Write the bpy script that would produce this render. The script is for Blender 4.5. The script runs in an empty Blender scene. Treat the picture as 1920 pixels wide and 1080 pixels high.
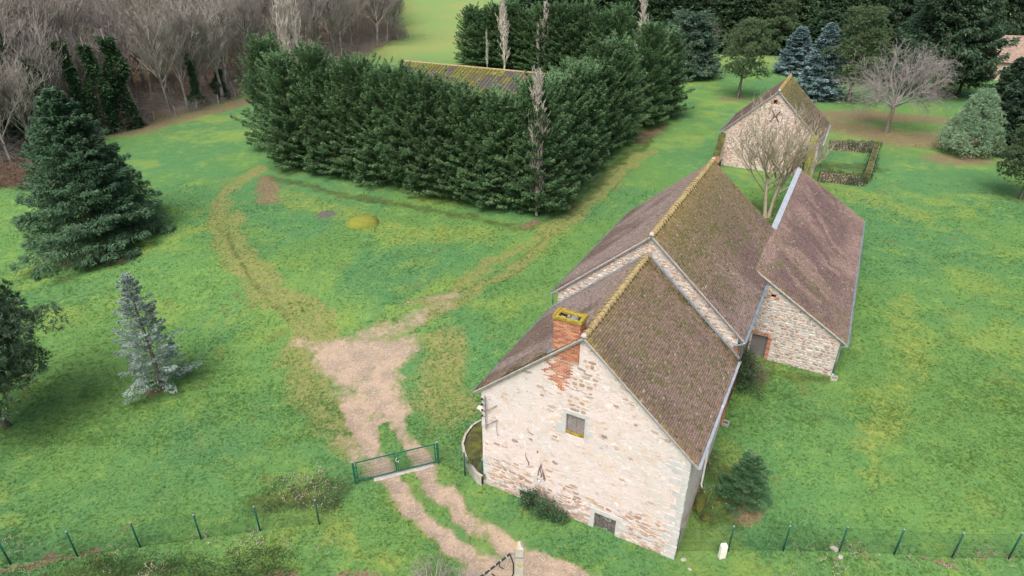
import bpy, bmesh, math, random
import numpy as np
from mathutils import Vector, Matrix
R=math.radians
random.seed(7); rng=np.random.default_rng(7)
sc=bpy.context.scene; COL=sc.collection

# ------------------------------------------------------------------ camera
PITCH=R(29.18); ROLL=R(0.159); FPX=1219.5; CAMZ=25.0
cam=bpy.data.objects.new('camera',bpy.data.cameras.new('camera')); COL.objects.link(cam)
cam.location=(0,0,CAMZ)
cam.rotation_euler=(Matrix.Rotation(math.pi/2-PITCH,3,'X')@Matrix.Rotation(ROLL,3,'Z')).to_euler()
cam.data.sensor_width=36; cam.data.lens=36*FPX/1920; cam.data.clip_end=3000; cam.data.clip_start=.5
sc.camera=cam

# ------------------------------------------------------------------ world, sun, exposure
SUN_EL=R(58); SUN_AZ=R(205)     # azimuth clockwise from +Y
w=bpy.data.worlds.new('World'); sc.world=w; w.use_nodes=True
nt=w.node_tree; nt.nodes.clear()
sky=nt.nodes.new('ShaderNodeTexSky'); sky.sky_type='NISHITA'; sky.sun_disc=False
sky.sun_elevation=SUN_EL; sky.sun_rotation=SUN_AZ; sky.air_density=.9; sky.dust_density=8.0; sky.ozone_density=.3
bg=nt.nodes.new('ShaderNodeBackground'); bg.inputs[1].default_value=0.15
wo=nt.nodes.new('ShaderNodeOutputWorld'); nt.links.new(sky.outputs[0],bg.inputs[0]); nt.links.new(bg.outputs[0],wo.inputs[0])
sl=bpy.data.lights.new('sun','SUN'); sl.energy=1.5; sl.angle=R(35); sl.color=(1,.975,.95)
so=bpy.data.objects.new('sun',sl); COL.objects.link(so); so.location=(0,0,60)
sd=Vector((math.sin(SUN_AZ)*math.cos(SUN_EL),math.cos(SUN_AZ)*math.cos(SUN_EL),math.sin(SUN_EL)))
so.rotation_euler=sd.to_track_quat('Z','Y').to_euler()
sc.view_settings.view_transform='Standard'; sc.view_settings.look='None'
sc.view_settings.exposure=0.47; sc.view_settings.gamma=1; sc.view_settings.use_curve_mapping=False
sc.render.engine='CYCLES'

# ------------------------------------------------------------------ terrain and measuring helpers
HEAD=-0.4837; CA,SA=math.cos(HEAD),math.sin(HEAD)
AX,AY=2.875,21.809
def sstep(x,a,b):
    t=np.clip((x-a)/(b-a),0,1); return t*t*(3-2*t)
MOUND=None
def hterr(x,y):
    v=-SA*(x-AX)+CA*(y-AY)
    return 1.66*sstep(v,0.6,12.)
def proj(x,y,z):
    z=z-CAMZ; c,s=math.cos(PITCH),math.sin(PITCH)
    d=y*c-z*s; v=-(y*s+z*c); X=x/d*FPX; Y=v/d*FPX
    return 960+math.cos(ROLL)*X-math.sin(ROLL)*Y, 540+math.sin(ROLL)*X+math.cos(ROLL)*Y
def ray(px,py):
    X,Y=px-960,py-540; X,Y=math.cos(ROLL)*X+math.sin(ROLL)*Y, -math.sin(ROLL)*X+math.cos(ROLL)*Y
    c,s=math.cos(PITCH),math.sin(PITCH)
    return np.array([X,FPX*c-Y*s,-FPX*s-Y*c])
def U(px,py,z):
    d=ray(px,py); t=(z-CAMZ)/d[2]; return np.array([0,0,CAMZ])+t*d
def G(px,py):
    z=0.
    for _ in range(8):
        p=U(px,py,z); z=float(hterr(p[0],p[1]))
    return p[0],p[1],z
def top_height(x,y,z0,py):
    lo,hi=0.,40.
    for _ in range(40):
        m=(lo+hi)/2
        if proj(x,y,z0+m)[1]>py: lo=m
        else: hi=m
    return lo
# value noise
def _h(ix,iy,s):
    n=(ix.astype(np.int64)*374761393+iy.astype(np.int64)*668265263+s*974634777)&0xffffffff
    n=((n^(n>>13))*1274126177)&0xffffffff
    return ((n^(n>>16))&0xffff)/65535.
def vn(x,y,s=0):
    x=np.asarray(x,float);y=np.asarray(y,float)
    ix,iy=np.floor(x),np.floor(y);fx,fy=x-ix,y-iy;fx=fx*fx*(3-2*fx);fy=fy*fy*(3-2*fy)
    a,b,c,d=_h(ix,iy,s),_h(ix+1,iy,s),_h(ix,iy+1,s),_h(ix+1,iy+1,s)
    return (a*(1-fx)+b*fx)*(1-fy)+(c*(1-fx)+d*fx)*fy
def fbm(x,y,s=0,o=4):
    t=0;a=.5;n=0
    for i in range(o): t=t+a*vn(x*2**i,y*2**i,s+i);n+=a;a*=.5
    return t/n

# ------------------------------------------------------------------ materials
def new_mat(name):
    m=bpy.data.materials.new(name); m.use_nodes=True; t=m.node_tree; t.nodes.clear()
    o=t.nodes.new('ShaderNodeOutputMaterial'); b=t.nodes.new('ShaderNodeBsdfPrincipled'); t.links.new(b.outputs[0],o.inputs[0])
    return m,t,b
class NT:
    def __init__(s,t): s.t=t
    def n(s,k,**a):
        x=s.t.nodes.new(k)
        for q,v in a.items(): setattr(x,q,v)
        return x
    def l(s,a,b): s.t.links.new(a,b)
    def noise(s,vec,scale,detail=4,rough=.6,dist=0):
        x=s.n('ShaderNodeTexNoise'); x.inputs['Scale'].default_value=scale; x.inputs['Detail'].default_value=detail
        x.inputs['Roughness'].default_value=rough; x.inputs['Distortion'].default_value=dist
        if vec is not None: s.l(vec,x.inputs['Vector'])
        return x.outputs[0]
    def ramp(s,fac,a,b,va=0,vb=1):
        x=s.n('ShaderNodeMapRange'); x.interpolation_type='SMOOTHSTEP'
        for i,v in enumerate((a,b,va,vb)): x.inputs[i+1].default_value=v
        s.l(fac,x.inputs[0]); return x.outputs[0]
    def math(s,op,a,b=None,c=None):
        x=s.n('ShaderNodeMath',operation=op)
        for i,v in enumerate((a,b,c)):
            if v is None: continue
            if isinstance(v,(int,float)): x.inputs[i].default_value=v
            else: s.l(v,x.inputs[i])
        return x.outputs[0]
    def mix(s,f,a,b,mode='MIX'):
        x=s.n('ShaderNodeMix',data_type='RGBA',blend_type=mode)
        if isinstance(f,(int,float)): x.inputs[0].default_value=f
        else: s.l(f,x.inputs[0])
        for i,v in ((6,a),(7,b)):
            if isinstance(v,tuple): x.inputs[i].default_value=(*v,1) if len(v)==3 else v
            else: s.l(v,x.inputs[i])
        return x.outputs[2]
    def attr(s,name): return s.n('ShaderNodeAttribute',attribute_name=name)
    def bump(s,h,strength,dist,b):
        x=s.n('ShaderNodeBump'); x.inputs['Strength'].default_value=strength; x.inputs['Distance'].default_value=dist
        s.l(h,x.inputs['Height']); s.l(x.outputs[0],b.inputs['Normal'])
    def pos(s): return s.n('ShaderNodeNewGeometry').outputs['Position']
def mat_plain(name,c1,c2=None,scale=6,rough=.8,bump=.3,bd=.01,metal=0,spots=None):
    m,t,b=new_mat(name); q=NT(t); p=q.pos()
    c2=c2 or tuple(v*.7 for v in c1)
    f=q.ramp(q.noise(p,scale,6,.65),.32,.68)
    c=q.mix(f,c1,c2)
    if spots:
        c=q.mix(q.ramp(q.noise(p,spots[1],5,.7),spots[2],spots[2]+.08),c,spots[0])
    q.l(c,b.inputs['Base Color']); b.inputs['Roughness'].default_value=rough; b.inputs['Metallic'].default_value=metal
    b.inputs['Specular IOR Level'].default_value=.3
    q.bump(q.noise(p,scale*6,4,.7),bump,bd,b); return m
def mat_attr(name,rough=.8,scale=14,var=.35,bump=.4,bd=.02,spec=.25,objvar=0,trans=0,spots=None):
    m,t,b=new_mat(name); q=NT(t); p=q.pos(); a=q.attr('col').outputs['Color']
    n=q.noise(p,scale,5,.65); k=q.math('ADD',q.math('MULTIPLY',q.math('SUBTRACT',n,.5),var*4),1.)
    if objvar:
        oi=q.n('ShaderNodeObjectInfo').outputs['Random']
        k=q.math('MULTIPLY',k,q.math('ADD',q.math('MULTIPLY',oi,objvar),1-objvar/2))
    c=q.mix(1.,a,k,'MULTIPLY')
    if spots:
        for (sc_,s_,th_) in spots: c=q.mix(q.ramp(q.noise(p,s_,5,.7),th_,th_+.09),c,sc_)
    q.l(c,b.inputs['Base Color']); b.inputs['Roughness'].default_value=rough; b.inputs['Specular IOR Level'].default_value=spec
    if trans:
        tr=q.n('ShaderNodeBsdfTranslucent'); q.l(c,tr.inputs[0]); mx=q.n('ShaderNodeMixShader'); mx.inputs[0].default_value=trans
        q.l(b.outputs[0],mx.inputs[1]); q.l(tr.outputs[0],mx.inputs[2]); q.l(mx.outputs[0],[x for x in t.nodes if x.type=='OUTPUT_MATERIAL'][0].inputs[0])
    if bump: q.bump(n,bump,bd,b)
    return m
M={}
M['foliage']=mat_attr('conifer_foliage',rough=.6,scale=.55,var=.22,bump=0,trans=.38,spec=.3,objvar=.3)
M['grassblade']=None
M['tile']=mat_attr('clay_roof_tile',rough=.85,scale=9,var=.3,bump=.5,bd=.01,spots=[((.19,.185,.07),3.2,.61),((.27,.26,.24),14.,.70)])
M['tile_clean']=mat_attr('clay_verge_tile',rough=.85,scale=9,var=.3,bump=.5,bd=.01)
M['ridge']=mat_plain('mossy_ridge_tile',(.34,.25,.18),(.36,.29,.12),5,.9,.6,.02,spots=((.15,.165,.06),4.5,.54))
M['stone']=mat_attr('field_stone',rough=.9,scale=16,var=.35,bump=.6,bd=.012,objvar=.25)
M['brick']=mat_attr('red_brick',rough=.88,scale=22,var=.3,bump=.5,bd=.006,objvar=.4)
M['mortar']=mat_plain('lime_mortar',(.58,.52,.485),(.46,.41,.385),3.5,.95,.6,.02)
M['mortar_grey']=mat_plain('pale_weathered_mortar',(.54,.515,.49),(.43,.405,.38),2.2,.95,.6,.02)
M['quoin']=mat_plain('grey_dressed_stone',(.50,.515,.53),(.42,.43,.44),3,.9,.4,.01,spots=((.60,.56,.53),4,.56))
M['zinc']=mat_plain('zinc',(.30,.36,.41),(.21,.26,.31),2.5,.45,.1,.004,metal=.35)
M['zincpale']=mat_plain('pale_zinc',(.42,.47,.53),(.33,.39,.45),1.5,.5,.1,.004,metal=.2)
M['verge']=mat_plain('verge_mortar',(.36,.31,.28),(.52,.48,.45),6,.9,.5,.01)
M['wood']=mat_plain('weathered_grey_wood',(.27,.24,.25),(.19,.17,.175),9,.85,.5,.006,spots=((.40,.38,.38),3,.58))
M['darkwood']=mat_plain('dark_weathered_wood',(.07,.065,.065),(.16,.15,.15),4,.85,.5,.006,spots=((.34,.33,.33),2.1,.57))
M['panel']=mat_plain('grey_metal_panel',(.19,.175,.185),(.155,.145,.155),2,.7,.1,.004)
M['dark']=mat_plain('dark_void',(.012,.011,.010),(.02,.018,.016),4,.95)
M['green']=mat_plain('green_painted_metal',(.010,.125,.095),(.008,.090,.070),4,.45,.05,.002)
M['greendark']=mat_plain('dark_green_painted_metal',(.008,.085,.060),(.007,.060,.045),4,.45,.05,.002)
M['capgrey']=mat_plain('post_cap_plastic',(.30,.33,.34),None,5,.5,.1)
M['white']=mat_plain('white_painted_metal',(.78,.78,.74),(.70,.70,.66),4,.5,.1,.002)
M['concrete']=mat_plain('weathered_concrete',(.42,.40,.37),(.30,.29,.27),5,.92,.5,.01,spots=((.36,.27,.08),3.5,.60))
M['pole']=mat_plain('lichen_spotted_concrete',(.50,.48,.44),(.40,.38,.34),5,.92,.5,.01,spots=((.45,.32,.07),1.8,.55))
M['lichen']=mat_plain('orange_lichen',(.42,.29,.03),(.20,.20,.05),11,.95,.9,.02)
M['lichen2']=mat_plain('lichen_grown_mortar',(.36,.28,.14),(.24,.22,.10),7,.95,.9,.02)
M['moss']=mat_plain('moss_cushion',(.20,.21,.03),(.13,.17,.035),4,.95,.9,.03,spots=((.30,.26,.05),3,.58))
M['mossdark']=mat_plain('dark_moss_and_soil',(.045,.04,.025),(.10,.12,.02),2.5,.95,.9,.03)
M['black']=mat_plain('black_rubber',(.016,.016,.018),(.03,.03,.032),9,.6,.1)
M['iron']=mat_plain('rusty_iron',(.11,.055,.04),(.08,.05,.045),9,.8,.4)
M['greyiron']=mat_plain('galvanised_iron',(.22,.24,.27),(.15,.16,.18),9,.6,.2)
M['bark']=mat_plain('grey_brown_bark',(.20,.165,.14),(.12,.10,.085),4,.95,.8,.03,spots=((.24,.24,.20),6,.6))
M['barkdark']=mat_plain('dark_bark',(.085,.062,.05),(.05,.038,.03),4,.95,.8,.03)
M['fibre']=mat_attr('old_fibre_cement_sheet',rough=.9,scale=5,var=.45,bump=.5,bd=.02,spots=[((.23,.24,.09),1.9,.58)])
M['farroof']=mat_attr('pale_brown_roof_tile',rough=.85,scale=5,var=.2,bump=.3)
M['render_pink']=mat_plain('pink_beige_render',(.50,.38,.31),(.44,.34,.28),1,.9,.2)

def twigmat(name,c1,c2,c3=None):
    m,t,b=new_mat(name); q=NT(t); oi=q.n('ShaderNodeObjectInfo').outputs['Random']
    c=q.mix(oi,c1,c2); c=q.mix(q.ramp(q.noise(q.pos(),.8,4),.4,.65),c,c3 or tuple(v*.75 for v in c1))
    q.l(c,b.inputs['Base Color']); b.inputs['Roughness'].default_value=.9; b.inputs['Specular IOR Level'].default_value=.15; return m
M['twig_wood']=twigmat('grey_violet_twigs',(.275,.262,.25),(.35,.335,.29),(.185,.172,.16))
M['twig_pale']=twigmat('pale_lichen_bark',(.36,.345,.32),(.33,.31,.285),(.24,.225,.205))
M['twig_white']=twigmat('white_poplar_bark',(.58,.55,.50),(.54,.50,.46),(.44,.40,.36))
M['twig_grey']=twigmat('grey_lichen_twigs',(.31,.30,.29),(.30,.29,.275),(.22,.21,.20))
M['twig_olive']=twigmat('olive_grey_twigs',(.36,.34,.25),(.33,.31,.225),(.26,.24,.17))
M['twig_poplar']=twigmat('poplar_twigs',(.46,.39,.33),(.42,.36,.31),(.33,.27,.22))
M['twig_brown']=twigmat('brown_bramble_stems',(.15,.095,.07),(.18,.13,.10),(.22,.17,.13))

# plaster for the house gable: pinkish cream with stains
def plaster():
    m,t,b=new_mat('aged_pink_cream_render'); q=NT(t); p=q.pos()
    c=q.mix(q.ramp(q.noise(p,.45,6,.65),.36,.62),(.655,.575,.575),(.60,.565,.575))
    c=q.mix(q.ramp(q.noise(p,.9,7,.7,.6),.50,.64),c,(.61,.515,.46))
    c=q.mix(q.math('MULTIPLY',q.ramp(q.noise(p,1.7,7,.75,.8),.54,.66),.7),c,(.49,.46,.455))
    sp=q.n('ShaderNodeSeparateXYZ'); q.l(p,sp.inputs[0])
    mp=q.n('ShaderNodeMapping'); mp.inputs['Scale'].default_value=(1,1,2.6); q.l(p,mp.inputs[0])
    c=q.mix(q.ramp(q.noise(mp.outputs[0],1.2,6,.7),.58,.68),c,(.54,.50,.48))
    low=q.ramp(sp.outputs[2],2.9,.4)
    blot=q.ramp(q.math('ADD',q.noise(mp.outputs[0],1.7,6,.75),q.math('MULTIPLY',low,.13)),.58,.66)
    c=q.mix(q.math('MULTIPLY',blot,.85),c,(.37,.275,.225))
    c=q.mix(q.ramp(q.noise(p,2.6,6,.75),.585,.63),c,(.73,.69,.69))
    c=q.mix(q.ramp(q.noise(mp.outputs[0],6.5,4,.7),.70,.73),c,(.38,.30,.26))
    q.l(c,b.inputs['Base Color']); b.inputs['Roughness'].default_value=.95; b.inputs['Specular IOR Level'].default_value=.15
    h=q.math('ADD',q.noise(p,1.8,8,.7),q.math('MULTIPLY',q.noise(mp.outputs[0],12,4,.7),.25))
    q.bump(h,.7,.12,b); return m
M['plaster']=plaster()

# shared lawn colours (world position based) -> also used for the grass tufts
def lawn_color(q,p):
    n1=q.noise(p,.045,4,.6,.6); n2=q.noise(p,.16,5,.65,.4); n3=q.noise(p,.9,6,.75); n4=q.noise(p,6.5,6,.8)
    c=q.mix(q.ramp(n1,.42,.58),(.096,.205,.060),(.070,.182,.070))
    c=q.mix(q.math('MULTIPLY',q.ramp(n2,.51,.66),.8),c,(.162,.250,.062))
    c=q.mix(q.math('MULTIPLY',q.ramp(n3,.50,.72),.6),c,(.20,.31,.07))
    c=q.mix(q.math('MULTIPLY',q.ramp(n3,.46,.28),.5),c,(.050,.120,.030))
    c=q.mix(q.math('MULTIPLY',q.ramp(q.noise(p,.35,5,.7,.3),.58,.70),.5),c,(.130,.130,.045))
    c=q.mix(q.math('MULTIPLY',q.ramp(n4,.53,.68),.55),c,(.21,.31,.085))
    c=q.mix(q.math('MULTIPLY',q.ramp(n4,.46,.32),.55),c,(.028,.066,.018))
    return c,n3,n4
def ground_mat():
    K=1.
    m,t,b=new_mat('lawn_and_earth'); q=NT(t); p=q.pos()
    c,n3,n4=lawn_color(q,p)
    def msk(name,a,bb,k=.55,sc_=1.6):
        at=q.attr(name).outputs['Fac']; nn=q.noise(p,sc_,7,.72)
        return q.ramp(q.math('ADD',at,q.math('MULTIPLY',q.math('SUBTRACT',nn,.5),k*2)),a,bb)
    ol=q.mix(q.ramp(q.noise(p,2.5,6,.75),.4,.6),(.235,.205,.085),(.13,.18,.055))
    c=q.mix(q.math('MULTIPLY',msk('worn',.25,.95,.5,.9),.8),c,ol)
    mo=q.mix(q.ramp(q.noise(p,2.5,6,.75),.4,.6),(.235,.285,.07),(.12,.19,.045))
    c=q.mix(q.math('MULTIPLY',msk('moss',.25,.95,.9,.7),.8),c,mo)
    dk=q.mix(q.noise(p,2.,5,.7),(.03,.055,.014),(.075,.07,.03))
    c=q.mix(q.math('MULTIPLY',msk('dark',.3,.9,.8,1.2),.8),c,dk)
    far=q.mix(q.ramp(q.noise(p,.05,5,.6),.4,.6),(.21,.265,.09),(.17,.27,.09))
    c=q.mix(q.attr('far').outputs['Fac'],c,far)
    lv=q.noise(p,7.,5,.8)
    lf=q.mix(q.ramp(lv,.4,.6),(.135,.085,.055),(.225,.16,.115))
    c=q.mix(q.math('MULTIPLY',msk('leaf',.35,.80,1.1,3.2),.95),c,lf)
    di=q.mix(q.ramp(q.noise(p,.8,6,.7),.38,.62),(.345,.270,.20),(.235,.195,.155))
    di=q.mix(q.ramp(q.noise(p,11.,4,.8),.52,.64),di,(.43,.37,.31))
    di=q.mix(q.ramp(q.noise(p,4.,5,.8),.45,.32),di,(.215,.165,.115))
    c=q.mix(q.math('MULTIPLY',msk('dirt',.02,.55,.5,1.4),.65),c,q.mix(q.ramp(q.noise(p,2.2,6,.75),.4,.6),(.235,.20,.105),(.15,.175,.07)))
    dm=msk('dirt',.28,.80,1.0,2.4)
    c=q.mix(dm,c,di)
    c=q.mix(msk('grey',.4,.6,.6,3.),c,(.115,.11,.105))
    q.l(c,b.inputs['Base Color']); b.inputs['Roughness'].default_value=.95; b.inputs['Specular IOR Level'].default_value=.12
    h=q.math('ADD',q.math('MULTIPLY',n3,.6),n4)
    q.bump(h,.8,.06,b); return m
M['ground']=ground_mat()
def tuft_mat(name,mul):
    m,t,b=new_mat(name); q=NT(t); p=q.pos(); c,_,_=lawn_color(q,p)
    oi=q.n('ShaderNodeObjectInfo').outputs['Random']; c=q.mix(1.,c,q.mix(oi,(.75,.75,.7),(1.75,1.6,1.3)),'MULTIPLY'); q.l(c,b.inputs['Base Color']); b.inputs['Roughness'].default_value=.7; b.inputs['Specular IOR Level'].default_value=.2
    tr=q.n('ShaderNodeBsdfTranslucent'); q.l(c,tr.inputs[0]); mx=q.n('ShaderNodeMixShader'); mx.inputs[0].default_value=.3
    q.l(b.outputs[0],mx.inputs[1]); q.l(tr.outputs[0],mx.inputs[2]); q.l(mx.outputs[0],[x for x in t.nodes if x.type=='OUTPUT_MATERIAL'][0].inputs[0]); return m
M['tuft']=tuft_mat('grass_blades',(1.0,1.0,1.0))

# ------------------------------------------------------------------ object helpers
def tag(o,label=None,cat=None,group=None,kind=None):
    if label: o['label']=label
    if cat: o['category']=cat
    if group: o['group']=group
    if kind: o['kind']=kind
    return o
def empty(name,loc,rz=0,label=None,cat=None,group=None):
    o=bpy.data.objects.new(name,None); COL.objects.link(o); o.location=loc; o.rotation_euler=(0,0,rz)
    o.empty_display_size=.3
    return tag(o,label,cat,group)
def link(name,me,parent=None,kind=None):
    o=bpy.data.objects.new(name,me); COL.objects.link(o)
    if parent: o.parent=parent
    if kind: o['kind']=kind
    return o
def npmesh(name,V,F,col=None,mat=None,smooth=False):
    """V (n,3), F (m,k) same-size faces, col (m,3) per face"""
    me=bpy.data.meshes.new(name); V=np.asarray(V,np.float32); F=np.asarray(F,np.int32); m,k=F.shape
    me.vertices.add(len(V)); me.vertices.foreach_set('co',V.ravel())
    me.loops.add(m*k); me.loops.foreach_set('vertex_index',F.ravel())
    me.polygons.add(m); me.polygons.foreach_set('loop_start',np.arange(0,m*k,k,dtype=np.int32))
    me.update(calc_edges=True)
    if smooth: me.polygons.foreach_set('use_smooth',np.ones(m,bool))
    if col is not None:
        a=me.attributes.new('col','FLOAT_COLOR','FACE'); c=np.ones((m,4),np.float32); c[:,:3]=col; a.data.foreach_set('color',c.ravel())
    if mat: me.materials.append(mat)
    me.validate(); return me
class MB:
    def __init__(s): s.V=[];s.F=[];s.C=[]
    def add(s,vs,fs,c=None):
        n=len(s.V); s.V+= [tuple(v) for v in vs]; s.F+=[tuple(n+i for i in f) for f in fs]; s.C+=[c or (.5,.5,.5)]*len(fs)
    def box(s,x0,y0,z0,x1,y1,z1,c=None,j=0):
        vs=[(x+random.uniform(-j,j),y+random.uniform(-j,j),z+random.uniform(-j,j)) for z in (z0,z1) for y in (y0,y1) for x in (x0,x1)]
        s.add(vs,[(0,2,3,1),(4,5,7,6),(0,1,5,4),(2,6,7,3),(0,4,6,2),(1,3,7,5)],c)
    def beam(s,a,b,w,h,c=None,up=(0,0,1)):
        a=Vector(a);b=Vector(b);d=(b-a).normalized();sd_=d.cross(Vector(up))
        if sd_.length<1e-4: sd_=Vector((1,0,0))
        sd_.normalize();u=sd_.cross(d)
        vs=[p+sd_*(i*w/2)+u*(k*h/2) for p in (a,b) for i,k in ((-1,-1),(1,-1),(1,1),(-1,1))]
        s.add(vs,[(3,2,1,0),(4,5,6,7),(0,1,5,4),(1,2,6,5),(2,3,7,6),(3,0,4,7)],c)
    def tube(s,pts,r,n=6,c=None,cap=True,closed=False):
        pts=[Vector(p) for p in pts]; rs=r if isinstance(r,(list,tuple)) else [r]*len(pts)
        rings=[];u=None
        for i,p in enumerate(pts):
            d=(pts[min(i+1,len(pts)-1)]-pts[max(i-1,0)]).normalized()
            if u is None: u=d.orthogonal().normalized()
            else: u=(u-d*u.dot(d)).normalized()
            w_=d.cross(u); rings.append([p+(u*math.cos(2*math.pi*k/n)+w_*math.sin(2*math.pi*k/n))*rs[i] for k in range(n)])
        vs=[v for g in rings for v in g]; fs=[]
        for i in range(len(pts)-1):
            for k in range(n):
                k2=(k+1)%n; fs.append((i*n+k,i*n+k2,(i+1)*n+k2,(i+1)*n+k))
        if cap: fs.append(tuple(range(n-1,-1,-1))); fs.append(tuple((len(pts)-1)*n+k for k in range(n)))
        s.add(vs,fs,c)
    def prism(s,poly,ax,h0,h1,c=None):
        """poly in 2D, extruded along axis ax from h0 to h1 ('y': (u,z) polygon)"""
        def P(a,b,h): return {'x':(h,a,b),'y':(a,h,b),'z':(a,b,h)}[ax]
        n=len(poly); vs=[P(a,b,h0) for a,b in poly]+[P(a,b,h1) for a,b in poly]
        s.add(vs,[tuple(range(n)),tuple(range(2*n-1,n-1,-1))]+[(i,i+n,(i+1)%n+n,(i+1)%n) for i in range(n)],c)
    def mesh(s,name,mat,smooth=False,col=False):
        me=bpy.data.meshes.new(name); me.from_pydata([tuple(v) for v in s.V],[],s.F)
        if col:
            a=me.attributes.new('col','FLOAT_COLOR','FACE'); a.data.foreach_set('color',np.array([(*c,1) for c in s.C],np.float32).ravel())
        if smooth: me.polygons.foreach_set('use_smooth',[True]*len(s.F))
        me.materials.append(mat); bm=bmesh.new(); bm.from_mesh(me); bmesh.ops.recalc_face_normals(bm,faces=bm.faces); bm.to_mesh(me); bm.free()
        return me
    def build(s,name,mat,parent=None,smooth=False,col=False,kind=None,bev=0):
        o=link(name,s.mesh(name,mat,smooth,col),parent,kind)
        if bev:
            b=o.modifiers.new('bevel','BEVEL'); b.width=bev; b.segments=2; b.limit_method='ANGLE'
        return o

# ------------------------------------------------------------------ ground sheet
def pxline(pts): return np.array([G(*p)[:2] for p in pts])
def dline(x,y,L):
    d=np.full(x.shape,1e9)
    for a,b in zip(L[:-1],L[1:]):
        ab=b-a;t=np.clip(((x-a[0])*ab[0]+(y-a[1])*ab[1])/(ab@ab+1e-9),0,1)
        d=np.minimum(d,np.hypot(x-a[0]-t*ab[0],y-a[1]-t*ab[1]))
    return d
def inpoly(x,y,P):
    r=np.zeros(x.shape,bool); n=len(P)
    for i in range(n):
        x0,y0=P[i];x1,y1=P[(i+1)%n]
        c=((y0>y)!=(y1>y))&(x<(x1-x0)*(y-y0)/(y1-y0+1e-12)+x0); r^=c
    return r
def sdpoly(x,y,P):
    d=dline(x,y,np.vstack([P,P[:1]])); return np.where(inpoly(x,y,P),-d,d)
DIRT_RUTS=[(pxline([(1130,1130),(990,1075),(880,1040),(812,1000),(765,950),(728,905),(704,850),(676,800),(650,760)]),.52),
           (pxline([(1240,1130),(1090,1085),(985,1040),(925,1005),(882,975),(847,940),(812,905),(792,875),(768,820),(742,770)]),.46)]
DIRT_POLY=pxline([(588,655),(640,645),(700,640),(765,636),(775,655),(742,695),(752,770),(738,800),(722,806),(700,830),(680,800),(648,750),(618,700)])
DIRT_FAINT=[(pxline([(770,566),(850,556)]),.6),(pxline([(690,630),(760,610),(830,575)]),.9),(pxline([(560,640),(600,650)]),.5),(pxline([(640,820),(700,880)]),.6)]
DIRT_BOTTOM=pxline([(890,1130),(870,1055),(960,1050),(1040,1060),(1130,1110),(1200,1150)])
WORN=[(pxline([(612,655),(560,600),(500,550),(455,500),(420,450),(405,410),(412,370),(440,338),(480,316)]),1.1),
      (pxline([(600,600),(560,560),(505,520),(470,470),(450,430),(440,400)]),.8),
      (pxline([(790,600),(870,548),(980,490),(1060,430),(1120,370),(1180,312),(1220,280)]),.75),
      (pxline([(800,575),(900,502),(1000,452),(1080,395),(1150,325),(1200,285)]),.6),
      (pxline([(640,830),(560,740),(540,650)]),1.6),(pxline([(840,760),(830,700),(840,640)]),1.8)]
MOSSL=[(pxline([(520,370),(640,395),(760,440),(900,440)]),2.2),(pxline([(1550,345),(1700,400)]),3.),(pxline([(1380,840),(1370,960)]),1.1),(pxline([(1690,560),(1700,640),(1640,900)]),1.2),(pxline([(840,1010),(760,930)]),.5),(pxline([(640,960),(660,1000),(740,1040)]),.8)]
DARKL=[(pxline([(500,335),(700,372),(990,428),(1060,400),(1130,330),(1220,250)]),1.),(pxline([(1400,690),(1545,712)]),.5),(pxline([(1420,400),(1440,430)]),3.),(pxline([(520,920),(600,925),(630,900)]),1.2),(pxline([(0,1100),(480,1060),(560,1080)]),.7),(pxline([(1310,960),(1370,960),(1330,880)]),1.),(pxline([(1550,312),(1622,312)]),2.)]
LEAF_AND_SHADE=[(pxline([(250,250),(330,222),(458,190)]),2.6),(pxline([(490,338),(498,378)]),1.3),(pxline([(1560,235),(1700,262),(1900,262)]),5.5),(pxline([(1560,215),(1760,225)]),4.),
      (pxline([(1770,300),(1850,300)]),2.6),(pxline([(985,425),(1010,420)]),.8),(pxline([(1180,262),(1240,238)]),1.4),(pxline([(120,490),(240,480)]),1.0),(pxline([(1385,955),(1400,962)]),.7),(pxline([(298,738),(310,738)]),.5),(pxline([(200,1030),(0,1065)]),.3),(pxline([(1700,1045),(1780,1053)]),.2),(pxline([(1840,1045),(1900,1052)]),.2),(pxline([(1360,185),(1400,185)]),1.5),(pxline([(510,1078),(800,1085)]),.35)]  # litter under young and small blue spruce also paints in their contact shade
WOODP=pxline([(-900,330),(-60,345),(60,330),(240,248),(350,215),(460,185),(640,120),(690,104),(762,72),(748,20),(735,-60),(-900,-60),(-1500,100)])
RUTS=[pxline([(590,655),(535,598),(478,540),(440,480),(415,430),(403,395),(410,362),(440,328),(480,312)]),pxline([(575,615),(520,570),(470,520),(440,470),(425,420)]),
      pxline([(860,548),(960,494),(1045,432),(1105,372),(1165,314)]),pxline([(890,560),(1000,492),(1075,435),(1135,372),(1190,312)])]
def gaxis(segs):
    o=[];
    for a,b,s in segs: o.append(np.arange(a,b,s))
    return np.concatenate(o)
gx=np.concatenate([-np.geomspace(42,700,60)[::-1],np.arange(-41.6,41.8,.24),np.geomspace(42,700,60)])
gy=np.concatenate([np.arange(-60,10,6),np.arange(10,17,.8),np.arange(17,50,.2),np.arange(50,110,.5),np.geomspace(110,900,70)])
X,Y=np.meshgrid(gx,gy); Z=hterr(X,Y)
X0,Y0=X,Y
def warp(a,f,b,g): return X0+(fbm(X0*f,Y0*f,201,3)-.5)*a+(fbm(X0*g,Y0*g,211,3)-.5)*b, Y0+(fbm(X0*f,Y0*f,221,3)-.5)*a+(fbm(X0*g,Y0*g,231,3)-.5)*b
mx_,my_,_z=G(680,418)
dm_=np.hypot((X-mx_)/1.7,(Y-my_)/1.9); Z=Z+.1*np.exp(-dm_**2*1.6)
Z=Z+(fbm(X*.9,Y*.9,3,3)-.5)*.10+(fbm(X*.12,Y*.12,8,3)-.5)*.25*sstep(np.hypot(X-8,Y-32),16,30)
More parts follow.
